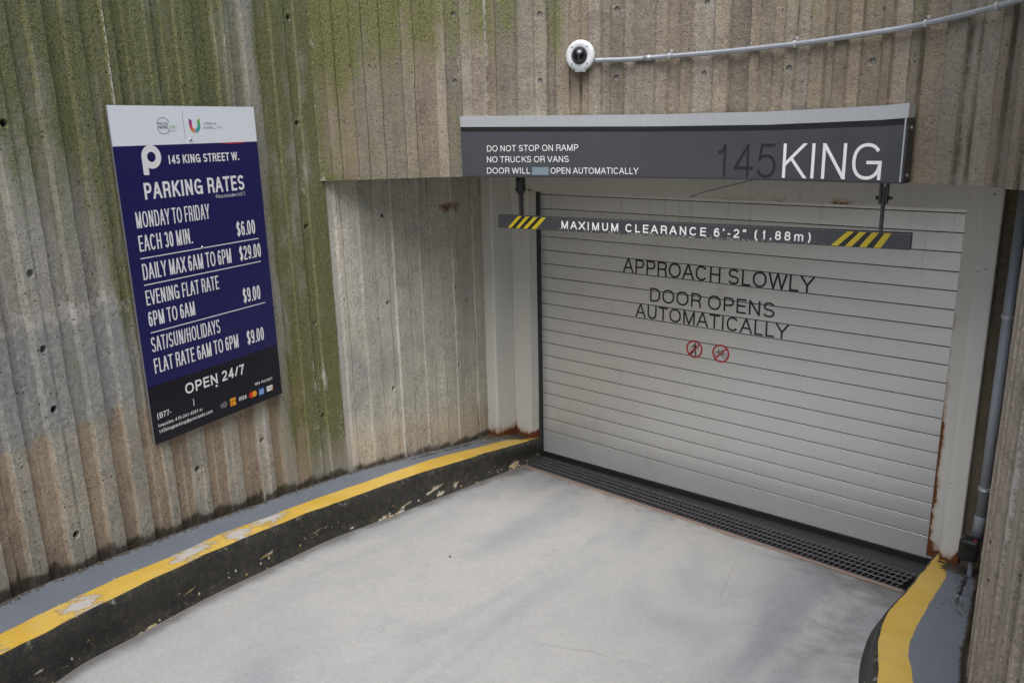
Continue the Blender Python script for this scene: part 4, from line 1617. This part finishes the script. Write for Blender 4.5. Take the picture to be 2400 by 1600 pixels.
for s, z in ((2.395, 2.58), (2.395, 2.38), (-.004, 2.58), (-.004, 2.37)):
    bm = bmesh.new()
    e = 1 if s > 1 else -1
    d = Vector((*(SIGNC.d[-1] if e > 0 else -SIGNC.d[0]), 0))
    p = smap(-.035)(SL + .004 if e > 0 else 0.0, z)
    lathe(bm, p, d, [(.009, 0), (.009, .004), (.005, .007), (0, .008)], 10)
    obj("bolt", bm, M_SCREW, sign)
SO = .570
T = smap(.0016)
letter("DO NOT STOP ON RAMP", T, .736 - SO, 1.292 - SO, 2.491, .0335, M_WHITE, sign, .125)
letter("NO TRUCKS OR VANS", T, .734 - SO, 1.236 - SO, 2.430, .0335, M_WHITE, sign, .125)
letter("DOOR WILL", T, .732 - SO, 1.002 - SO, 2.3675, .033, M_WHITE, sign, .125)
letter("OPEN AUTOMATICALLY", T, 1.127 - SO, 1.638 - SO, 2.3675, .033, M_WHITE, sign, .125)
bm = bmesh.new()
rect(bm, T, 1.013 - SO, 1.115 - SO, 2.360, 2.4035, 4)
obj("blank_patch", bm, M_BLUEPATCH, sign, recalc=False)
letter("145", T, 2.066 - SO, 2.366 - SO, 2.3605, .158, M_DARKTXT, sign, .072, name="numerals")
letter("KING", T, 2.400 - SO, 2.852 - SO, 2.3605, .1585, M_WHITE, sign, .092)

# ---------------------------------------------------------------- clearance bar
ba, bb = Vector((.629, -1.178, 0)), Vector((2.881, -.870, 0))
be = (bb - ba).normalized()
bn = Vector((be.y, -be.x, 0))       # towards the ramp
BZ, BH, BL = 2.037, .0765, (bb - ba).length
bar = empty("clearance_bar", (ba.x, ba.y, BZ), "hanging charcoal bar with hazard stripes reading MAXIMUM CLEARANCE 6'-2\"", "clearance bar")
bm = bmesh.new()
box(bm, ba + ZA * BZ, be, -bn, ZA, 0, BL, 0, .048, 0, BH, .003)
obj("crossbar", bm, simple("charcoal_bar_paint", (.048, .050, .056), .45, 0, .25, 12), bar)


def bmap(off):
    return lambda u, v: ba + be * u + bn * off + ZA * (BZ + v)


bm = bmesh.new()
for b0, b1, t0, t1 in ((.071, .095, .143, .170), (.126, .151, .197, .225), (.177, .207, .254, .282), (.234, .267, .310, .339)):
    poly(bm, bmap(.0012), [(b0, .003), (b1, .003), (t1, .0735), (t0, .0735)])
obj("yellow_stripes", bm, M_YELLOW, bar, recalc=False)
bm = bmesh.new()
dx = .0665
for k in range(4):
    poly(bm, bmap(.0012), [(1.927 + dx * k * .955, .003), (1.958 + dx * k * .955, .003), (2.027 + dx * k * .82, .0735), (1.997 + dx * k * .82, .0735)])
obj("yellow_stripes", bm, M_YELLOW, bar, recalc=False)
bm = bmesh.new()
for b0, b1, t0, t1 in ((.095, .126, .170, .197), (.151, .177, .225, .254), (.207, .234, .282, .310)):
    poly(bm, bmap(.0010), [(b0, .003), (b1, .003), (t1, .0735), (t0, .0735)])
obj("black_stripes", bm, M_BLACK, bar, recalc=False)
bm = bmesh.new()
for k in range(3):
    poly(bm, bmap(.0010), [(1.958 + dx * k * .955, .003), (1.927 + dx * (k + 1) * .955, .003), (1.997 + dx * (k + 1) * .82, .0735), (2.027 + dx * k * .82, .0735)])
obj("black_stripes", bm, M_BLACK, bar, recalc=False)
letter("MAXIMUM CLEARANCE 6\u2019-2\u201d (1.88m)", bmap(.0012), .442, 1.832, .0150, .0445, M_WHITE, bar, .165, .20)
# flaking specks along the lower edge
bm = bmesh.new()
rr = random.Random(4)
for k in range(230):
    u = rr.gauss(1.15, .36)
    if not .42 < u < 1.9:
        continue
    v = .002 + abs(rr.gauss(0, .006))
    r_ = rr.uniform(.0007, .0024)
    poly(bm, bmap(.0014), [(u + r_ * math.cos(a) * rr.uniform(.6, 2), v + r_ * math.sin(a)) for a in (.3, 1.7, 3.0, 4.4, 5.5)])
o = obj("paint_chips", bm, M_FLAKE, bar, recalc=False)
o["kind"] = "stuff"
for u in (.152, 2.138):
    c0 = ba + be * u - bn * .024
    bm = bmesh.new()
    box(bm, c0, be, bn, ZA, -.006, .006, -.020, .020, BZ + BH, 2.318, .001)
    rod = obj("hanger_rod", bm, M_RODS, bar)
    bm = bmesh.new()
    for s in (-1, 1):
        pts = [(-.024, 2.352), (.024, 2.352), (.024, 2.262)] + [(.024 * math.cos(a), 2.262 + .022 * math.sin(a)) for a in (-.5, -1.0, -1.57, -2.1, -2.6)] + [(-.024, 2.262)]
        f0 = [bm.verts.new(c0 + be * (s * .008) + bn * p + ZA * z) for p, z in pts]
        f1 = [bm.verts.new(c0 + be * (s * .018) + bn * p + ZA * z) for p, z in pts]
        bm.faces.new(f0)
        bm.faces.new(f1[::-1])
        for i in range(len(pts)):
            j = (i + 1) % len(pts)
            bm.faces.new((f0[i], f0[j], f1[j], f1[i]))
    box(bm, c0, be, bn, ZA, -.045, .045, -.035, .035, 2.342, 2.349)
    obj("clevis", bm, M_RODS, rod)
    bm = bmesh.new()
    pz = c0 + ZA * 2.268
    lathe(bm, pz - be * .034, be, [(0, 0), (.010, 0), (.010, .010), (.0055, .010), (.0055, .056), (.0095, .056), (.0095, .064), (.006, .064), (.006, .072), (0, .072)], 10)
    obj("bolt", bm, M_RODS, rod)

# ---------------------------------------------------------------- rate board on the left wall
RO = Vector((.296, -3.264, 2.7538))
RT = Vector((-math.sin(R(13)), math.cos(R(13)), 0))
RN = Vector((math.cos(R(13)), math.sin(R(13)), 0))
RW_, RH_ = .842, 1.540
board = empty("rate_board", tuple(RO - ZA * RH_), "tall navy parking rates board with a white header, screwed to the mossy wall", "sign")
bm = bmesh.new()
box(bm, RO, RT, -RN, -ZA, 0, RW_, .0005, .010, 0, RH_)
obj("board_panel", bm, M_ALU, board)


def rmap(off):
    return lambda u, v: RO + RT * u + RN * off - ZA * v


def rmapu(off):      # v upward from the board's top edge (negative values go down)
    return lambda u, v: RO + RT * u + RN * off + ZA * v


for nm, v0, v1, m in (("header_print", 0, .171, M_HEAD), ("navy_print", .171, 1.2575, M_NAVY), ("black_print", 1.2575, RH_, M_NIGHT)):
    bm = bmesh.new()
    a = [bm.verts.new(rmap(.0)(u, v)) for u, v in ((0, v0), (RW_, v0), (RW_, v1), (0, v1))]
    b = [bm.verts.new(rmap(.0008)(u, v)) for u, v in ((0, v0), (RW_, v0), (RW_, v1), (0, v1))]
    bm.faces.new(b)
    for i in range(4):
        bm.faces.new((a[i], b[i], b[(i + 1) % 4], a[(i + 1) % 4]))
    obj(nm, bm, m, board)
TU = rmapu(.0018)
for txt, u0, u1, vb, cap, w in (
        ("145 KING STREET W.", .276, .706, -.2585, .040, 0.2),
        ("PARKING RATES", .126, .723, -.407, .0735, 0.175),
        ("Price includes H.S.T.", .531, .726, -.435, .0165, 0.12),
        ("MONDAY TO FRIDAY", .063, .479, -.529, .0725, 0.125),
        ("EACH 30 MIN.", .061, .355, -.6335, .072, 0.125),
        ("$6.00", .640, .766, -.6365, .073, 0.125),
        ("DAILY MAX 6AM TO 6PM", .060, .585, -.7625, .0735, 0.125),
        ("$29.00", .641, .790, -.762, .0725, 0.125),
        ("EVENING FLAT RATE", .058, .486, -.880, .0685, 0.125),
        ("$9.00", .634, .755, -.983, .0755, 0.125),
        ("6PM TO 6AM", .056, .321, -.979, .069, 0.125),
        ("SAT/SUN/HOLIDAYS", .052, .461, -1.1005, .0705, 0.125),
        ("FLAT RATE 6AM TO 6PM", .052, .569, -1.203, .071, 0.125),
        ("$9.00", .630, .750, -1.2065, .073, 0.125),
        ("OPEN 24/7", .205, .588, -1.352, .053, 0.17),
        ("We Accept:", .650, .779, -1.438, .0165, 0.16),
        ("(B77-", .030, .108, -1.420, .0275, 0.15),
        ("Inquiries: 416-241-4061 or", .029, .291, -1.4615, .0165, 0.15),
        ("145kingparking@precisebi.com", .029, .350, -1.4915, .0170, 0.15)):
    letter(txt, TU, u0, u1, vb, cap, M_WHITE, board, w)
letter(")", TU, .239, .247, -1.4165, .030, M_WHITE, board, .13)
bm = bmesh.new()
for v in (.6645, .786, 1.0085):
    rect(bm, rmap(.0016), .058, .784, v - .0022, v + .0022)
obj("rule_lines", bm, M_WHITE, board, recalc=False)
# rounded P emblem
bm = bmesh.new()
cx, cz = .188, -.222
arcring(bm, rmapu(.0014), (cx, cz), .0225, .052, 0, 360, 48)
poly(bm, rmapu(.0019), [(cx - .052, cz), (cx - .0225, cz), (cx - .0225, -.300), (cx - .048, -.300), (cx - .052, -.296)])
obj("emblem", bm, M_WHITE, board, recalc=False)
bm = bmesh.new()
pts = [(.583 + .202 * k / 12, -.171 - .0072 * math.sin(math.pi * k / 12)) for k in range(13)]
poly(bm, rmapu(.0014), pts)
obj("red_swoosh", bm, M_RED, board, recalc=False)
# header marks
mk = rmapu(.0016)
bm = bmesh.new()
arcring(bm, mk, (.274, -.0875), .0345, .0365, 25, 165, 24)
arcring(bm, mk, (.274, -.0875), .0345, .0365, 200, 335, 24)
obj("logo_ring", bm, M_INK, board, recalc=False)
bm = bmesh.new()
rect(bm, mk, .3872, .3888, -.147, -.029)
obj("divider_line", bm, M_INK, board, recalc=False)
letter("PRECISE", mk, .2445, .299, -.083, .0105, M_INK, board, .13)
letter("PARK", mk, .242, .296, -.101, .0145, M_INK, board, .15)
letter("LINK", mk, .2965, .3415, -.101, .0145, M_GREEN, board, .09)
letter("TM", mk, .3435, .352, -.0895, .0045, M_GREEN, board, .12)
letter("NATIONAL", mk, .3005, .341, -.113, .005, M_INK, board, .14)
letter("URBAN", mk, .505, .582, -.0855, .0112, M_INK, board, .12, .3)
letter("MOBILITY", mk, .504, .6155, -.105, .0112, M_INK, board, .12, .3)
# coloured U
bm = bmesh.new()
lay = bm.loops.layers.float_color.new("Col")
cols = [(0, (.30, .03, .28)), (.22, (.60, .08, .14)), (.42, (.80, .26, .05)), (.58, (.05, .38, .42)), (.78, (.03, .42, .25)), (1, (.22, .50, .05))]


def grad(t):
    for (a, c), (b, d) in zip(cols[:-1], cols[1:]):
        if t <= b:
            f = (t - a) / (b - a)
            return tuple(x + (y - x) * f for x, y in zip(c, d)) + (1,)
    return cols[-1][1] + (1,)


cu, cv, ro, ri = .4525, -.0885, .0325, .0155
path = [((cu - ro, cv + .033 - .033 * k / 8), (cu - ri, cv + .024 - .024 * k / 8)) for k in range(8)]
path += [((cu - ro * math.cos(a), cv - ro * math.sin(a)), (cu - ri * math.cos(a), cv - ri * math.sin(a))) for a in (math.pi * k / 24 for k in range(25))]
path += [((cu + ro, cv + .033 * k / 8), (cu + ri, cv + .024 * k / 8)) for k in range(1, 9)]
for i in range(len(path) - 1):
    f = bm.faces.new([bm.verts.new(mk(*p)) for p in (path[i][0], path[i + 1][0], path[i + 1][1], path[i][1])])
    for l in f.loops:
        l[lay] = grad(i / (len(path) - 2))
obj("colour_emblem", bm, M_RAINBOW, board, recalc=False)
# payment marks
pm = rmapu(.0016)
pm2 = rmapu(.0022)
bm = bmesh.new()
disc(bm, pm, (.416, -1.477), .0125)
disc(bm, rmapu(.0019), (.434, -1.476), .0165)
o = obj("payment_icon", bm, M_COIN, board, recalc=False)
letter("$", pm2, .430, .438, -1.482, .013, M_NIGHT, board, .12)
bm = bmesh.new()
rect(bm, pm, .470, .508, -1.499, -1.457)
obj("payment_icon", bm, M_ORANGE, board, recalc=False)
letter("Interac", pm2, .473, .505, -1.477, .008, M_NIGHT, board, .16)
bm = bmesh.new()
disc(bm, pm2, (.480, -1.490), .004)
obj("payment_icon", bm, M_NIGHT, board, recalc=False)
letter("VISA", pm, .527, .582, -1.488, .0215, M_WHITE, board, .2, slant=.2)
bm = bmesh.new()
disc(bm, pm, (.618, -1.480), .0165)
obj("payment_icon", bm, M_CARDRED, board, recalc=False)
bm = bmesh.new()
disc(bm, rmapu(.0019), (.640, -1.480), .0165)
obj("payment_icon", bm, M_ORANGE, board, recalc=False)
bm = bmesh.new()
rect(bm, pm, .672, .709, -1.5015, -1.4645)
obj("payment_icon", bm, M_CARDBLUE, board, recalc=False)
letter("AM", pm2, .676, .705, -1.482, .0105, M_WHITE, board, .18)
letter("EX", pm2, .676, .705, -1.496, .0105, M_WHITE, board, .18)
bm = bmesh.new()
rect(bm, pm, .730, .775, -1.497, -1.468)
obj("payment_icon", bm, M_HEAD, board, recalc=False)
letter("DISCOVER", pm2, .733, .772, -1.484, .0062, M_NIGHT, board, .16)
bm = bmesh.new()
poly(bm, pm2, [(.752, -1.497), (.775, -1.497), (.775, -1.485)])
obj("payment_icon", bm, M_ORANGE, board, recalc=False)
for u, v in ((.417, .151), (.411, .661), (.396, 1.365)):
    bm = bmesh.new()
    lathe(bm, rmap(.0006)(u, v), RN, [(.008, 0), (.008, .003), (.0045, .007), (0, .0075)], 12)
    obj("screw", bm, M_SCREW, board)
# scuffs on the header
bm = bmesh.new()
for pts in ([(.030, -.020), (.024, -.035), (.020, -.055)], [(.462, -.150), (.470, -.138), (.486, -.131)], [(.470, -.140), (.488, -.126)]):
    stroke(bm, rmapu(.0013), pts, .0018)
obj("scuffs", bm, M_WHITE, board, recalc=False)

# ---------------------------------------------------------------- security camera
cs_ = lint_s(1.2)
cn = LINT.nrm(cs_)
N3 = Vector((cn[0], cn[1], 0)).normalized()
cp = LINT.at(np.array([cs_]), np.array([0.0]))[0]
CC = Vector((cp[0], cp[1], 2.985))
cam_ = empty("security_camera", tuple(CC), "round white dome security camera on the concrete wall above the sign", "camera")
bm = bmesh.new()
lathe(bm, CC, N3, [(.088, -.012), (.090, .020), (.103, .022), (.105, .026), (.105, .048), (.100, .056), (.085, .060), (.064, .0615), (.062, .060), (.057, .060)], 56)
obj("housing", bm, M_CAMW, cam_, True)
bm = bmesh.new()
lathe(bm, CC, N3, [(.057, .058), (.060, .0635), (.0555, .0655), (.053, .062)], 48)
obj("dome_ring", bm, simple("dark_dome_ring", (.10, .10, .11), .4), cam_, True)
bm = bmesh.new()
lathe(bm, CC + N3 * .058, N3, [(.053 * math.cos(a), .053 * math.sin(a)) for a in (math.pi / 2 * k / 12 for k in range(12))] + [(0, .053)], 48)
obj("dome", bm, M_DOME, cam_, True)
SX = Vector((-N3.y, N3.x, 0))
for a in (45, 135, 225, 315):
    bm = bmesh.new()
    lathe(bm, CC + N3 * .0595 + (SX * math.cos(R(a)) + ZA * math.sin(R(a))) * .080, N3, [(.0055, 0), (.0055, .0015), (.003, .002), (0, .0015)], 12)
    obj("screw", bm, simple("screw_steel_dark", (.12, .12, .13), .4, .5), cam_)
bm = bmesh.new()
box(bm, CC, SX, ZA, N3, -.038, .038, -.109, -.099, .026, .050, .003)
obj("latch_tab", bm, M_CAMW, cam_)
bm = bmesh.new()
arcring(bm, lambda u, v: CC + SX * u + ZA * v + N3 * .0605, (0, 0), .0885, .0900, 225, 250, 10)
arcring(bm, lambda u, v: CC + SX * u + ZA * v + N3 * .0605, (0, 0), .0885, .0900, 290, 315, 10)
rect(bm, lambda u, v: CC + SX * u + ZA * v + N3 * .0612, -.006, .006, -.0785, -.0765)
obj("seam_lines", bm, M_SIGNEND, cam_, recalc=False)

for o_ in [cam_] + [q for q in bpy.data.objects if q.parent == cam_]:
    if o_ is not cam_:
        o_.data.transform(Matrix.Scale(.76, 4))

# ---------------------------------------------------------------- conduit from the camera
cpts = [(1.275, 2.9575), (1.333, 2.956), (1.484, 2.9525), (1.657, 2.9545), (1.911, 2.956), (2.116, 2.960), (2.323, 2.9655), (2.494, 2.9725), (2.668, 2.983), (2.832, 2.994), (2.994, 3.008), (3.152, 3.022), (3.264, 3.0335), (3.42, 3.052)]
P3 = []
for x, z in cpts:
    s = lint_s(x)
    q = LINT.at(np.array([s]), np.array([.0165]))[0]
    P3.append((q[0], q[1], z))
P3 = spline(P3, 8)
con = empty("conduit", tuple(P3[0]), "thin grey steel conduit running across the wall from the white camera", "conduit")
bm = bmesh.new()
tube(bm, P3, .0122, 14)
obj("pipe", bm, M_PIPE, con, True)
for x in (1.700, 2.316, 2.892, 3.17):
    i = int(np.argmin(abs(P3[:, 0] - x)))
    p = Vector(P3[i])
    d = (Vector(P3[i + 1]) - Vector(P3[i - 1])).normalized()
    nn = LINT.nrm(lint_s(x))
    nn = Vector((nn[0], nn[1], 0))
    v = d.cross(nn).normalized()
    if v.z < 0:
        v = -v
    bm = bmesh.new()
    pr = None
    arcp = [(.0145 * math.cos(a), .0145 * math.sin(a)) for a in (R(k) for k in range(-100, 101, 20))]
    prof = [(-.016, -.0145)] + [(r_, s__) for r_, s__ in arcp] + [(-.016, .0145), (-.016, .030)]
    for r_, s__ in prof:
        a, b = [bm.verts.new(p + nn * r_ + v * s__ + d * e) for e in (-.008, .008)]
        a2, b2 = [bm.verts.new(p + nn * (r_ + .002) + v * (s__ * 1.08 + (.001 if s__ > 0 else -.001)) + d * e) for e in (-.008, .008)]
        if pr:
            bm.faces.new((pr[0], pr[1], b, a))
            bm.faces.new((pr[2], pr[3], b2, a2))
            bm.faces.new((pr[0], a, a2, pr[2]))
            bm.faces.new((pr[1], b, b2, pr[3]))
        pr = (a, b, a2, b2)
    clip = obj("pipe_clip", bm, M_CLIP, con)
    bm = bmesh.new()
    lathe(bm, p + v * .024 - nn * .013, nn, [(.006, 0), (.006, .004), (0, .006)], 8)
    obj("screw", bm, M_SCREW, clip)
bm = bmesh.new()
i = int(np.argmin(abs(P3[:, 0] - 1.56)))
tube(bm, [P3[i - 1], P3[i], P3[i + 1]], .0152, 14)
obj("coupling", bm, M_PIPE, con, True)

# ---------------------------------------------------------------- vertical conduit by the right wall
vc_ = empty("conduit", (3.232, -.46, .16), "thick vertical grey conduit beside the right steel post, ending in a black box", "conduit")
bm = bmesh.new()
tube(bm, [(3.236, -.46, 2.345), (3.236, -.46, 1.3), (3.236, -.46, .63)], .0235, 18)
obj("pipe", bm, M_PVC, vc_, True)
bm = bmesh.new()
tube(bm, [(3.234, -.46, .655), (3.234, -.46, .65), (3.230, -.46, .52)], [.0255, .0265, .0265], 18)
obj("coupling", bm, M_PVC, vc_, True)
for z in (1.695, .807):
    bm = bmesh.new()
    lathe(bm, (3.236, -.46, z - .010), (0, 0, 1), [(.0235, 0), (.029, .001), (.029, .007), (.027, .010), (.029, .013), (.029, .019), (.0235, .020)], 20)
    box(bm, (3.265, -.466, z - .008), XA, YA, ZA, 0, .014, -.006, .006, 0, .016, .002)
    obj("pipe_clip", bm, M_CLIP, vc_)
bm = bmesh.new()
tube(bm, [(3.222, -.48, .44), (3.2225, -.48, .33), (3.224, -.48, .22)], .0125, 12)
obj("lower_pipe", bm, M_PVC, vc_, True)
bm = bmesh.new()
tube(bm, [(3.215, -.475, .43), (3.212, -.478, .33), (3.207, -.48, .22), (3.208, -.485, .10)], .006, 8)
obj("cable", bm, M_BOXBLK, vc_, True)
bx = empty("sensor_box", (3.212, -.55, .43), "small black plastic sensor box under the vertical grey conduit", "sensor")
bm = bmesh.new()
box(bm, (3.212, -.515, .487), XA, YA, ZA, -.043, .043, -.040, .034, -.055, .058, .009)
obj("case", bm, M_BOXBLK, bx, True)
M_GLOSS = simple("glossy_black", (.006, .006, .008), .12)
bm = bmesh.new()
box(bm, (3.212, -.515, .487), XA, YA, ZA, -.030, .030, -.0415, -.039, .010, .045, .001)
obj("lens_window", bm, M_GLOSS, bx)
for xa_ in (-.028, .004):
    bm = bmesh.new()
    lathe(bm, (3.212 + xa_ + .011, -.555, .516), (0, -1, 0), [(.011, 0), (.010, .003), (.006, .004), (0, .004)], 14)
    obj("lens", bm, M_GLOSS, bx)
bm = bmesh.new()
box(bm, (3.238, -.515, .546), XA, YA, ZA, -.008, .008, -.030, -.018, 0, .004, .001)
obj("indicator", bm, M_RED, bx)
gb = empty("junction_box", (3.222, -.49, .16), "small grey metal box at the bottom end of the thin lower pipe", "junction box")
bm = bmesh.new()
box(bm, (3.224, -.482, .19), XA, YA, ZA, -.016, .016, -.012, .012, -.035, .03, .004)
obj("box_body", bm, M_BOXGRY, gb)
bm = bmesh.new()
for z in (.165, .210):
    lathe(bm, (3.224, -.494, z), (0, -1, 0), [(.004, 0), (.004, .002), (0, .003)], 8)
obj("screws", bm, M_SCREW, gb)

# ---------------------------------------------------------------- small things
bm = bmesh.new()
tube(bm, spline([(1.821, -1.0, 2.25), (1.90, -1.0, 2.277), (1.972, -1.0, 2.296), (2.109, -1.0, 2.331), (2.226, -1.0, 2.36)], 8), .0022, 6)
tag(obj("cable", bm, M_TWIG), "thin loose black cable hanging below the curved sign", "cable")

bm = bmesh.new()
rr = random.Random(3)
base_ = smap(-.035)(2.27, SZ0 + sheight(2.27) + .004)
for k in range(9):
    c = base_ + Vector((rr.uniform(-.022, .026), rr.uniform(-.012, .012), rr.uniform(0, .016)))
    q = [c + Vector((rr.uniform(-.018, .018), rr.uniform(-.012, .012), rr.uniform(-.004, .014))) for _ in range(4)]
    vs_ = [bm.verts.new(x) for x in q]
    bm.faces.new(vs_[:3])
    bm.faces.new((vs_[1], vs_[2], vs_[3]))
tag(obj("dry_leaf", bm, M_LEAF, recalc=False), "crumpled dry leaf lying on top of the curved sign", "leaf")

# grit and crumbs at the foot of the left frame, paint flakes on the walkway
def crumbs(name, n, where, rmin, rmax, mat, flat=1.0, seed=1):
    rr = random.Random(seed)
    bm = bmesh.new()
    for _ in range(n):
        x, y, z = where(rr)
        r_ = rr.uniform(rmin, rmax)
        m = Matrix.Translation((x, y, z)) @ Matrix.Rotation(rr.uniform(0, 6.3), 4, 'Z') @ Matrix.Diagonal((r_ * rr.uniform(.6, 1.6), r_, r_ * flat * rr.uniform(.5, 1), 1))
        r = bmesh.ops.create_icosphere(bm, subdivisions=1, radius=1, matrix=m)
        for v in r['verts']:
            v.co += Vector((rr.uniform(-1, 1), rr.uniform(-1, 1), rr.uniform(-1, 1) * flat)) * r_ * .25
    return tag(obj(name, bm, mat), kind="stuff")


def at_corner(rr):
    y = -.24 - abs(rr.gauss(0, .12))
    xw = float(by_y(LEFT.p[:, :2], np.array([y]))[0])
    x = xw + abs(rr.gauss(0, .06)) + .01
    if y > -.345:
        x = max(x, -.18 + abs(rr.gauss(0, .05)))
    return x, y, floor_z(x, y) + kerb_h(y) + .003


crumbs("grit", 420, at_corner, .002, .011, M_GRIT, .7, 2)


def along_foot(rr):
    y = rr.uniform(-5.2, -.4)
    xw = float(by_y(LEFT.p[:, :2], np.array([y]))[0])
    x = xw + .025 + abs(rr.gauss(0, .012))
    return x, y, floor_z(x, y) + kerb_h(y) + .002


crumbs("grit", 900, along_foot, .002, .007, M_GRIT, .6, 5)


def on_walk(rr):
    y = -.5 - 4.2 * rr.random() ** .6
    a = float(by_y(LEFT.p[:, :2], np.array([y]))[0]) + .05
    b = float(by_y(Y_L, np.array([y]))[0])
    x = a + (b - a) * rr.random()
    return x, y, floor_z(x, y) + kerb_h(y) + .0015


crumbs("paint_flakes", 70, on_walk, .0012, .0042, M_FLAKE, .25, 8)


def right_foot(rr):
    y = rr.uniform(-1.1, -.38)
    xw = float(by_y(RIGHT.p[:, :2], np.array([y]))[0])
    x = xw - .02 - abs(rr.gauss(0, .06))
    return x, y, floor_z(x, y) + kerb_h(y) + .002


crumbs("grit", 130, right_foot, .0015, .005, M_GRIT, .6, 6)


def kerb_foot(rr):
    y = -.3 - 4.2 * rr.random()
    x = float(by_y(B_L, np.array([y]))[0]) + .034 + abs(rr.gauss(0, .012))
    return x, y, floor_z(x, y) + .001


crumbs("paint_flakes", 45, kerb_foot, .001, .003, simple("yellow_paint_flake", (.50, .36, .12), .8, 0, .4, 30), .3, 9)

for (x, y, w, mt, lb_) in ((1.048, -2.106, .016, simple("dark_blue_scrap", (.02, .022, .06), .6), "tiny curled dark blue plastic scrap lying on the middle of the ramp"),
                           (.932, -.857, .013, simple("blue_white_scrap", (.30, .34, .55), .6), "tiny blue and white paper scrap on the ramp near the drain")):
    bm = bmesh.new()
    tube(bm, [(x + w * (1.2 * t - .6) + .2 * w * math.sin(9 * t), y + w * .55 * math.sin(5.2 * t), floor_z(x, y) + .003 + .004 * t) for t in np.linspace(0, 1, 12)], .0022, 5)
    tag(obj("litter_scrap", bm, mt), lb_, "litter")
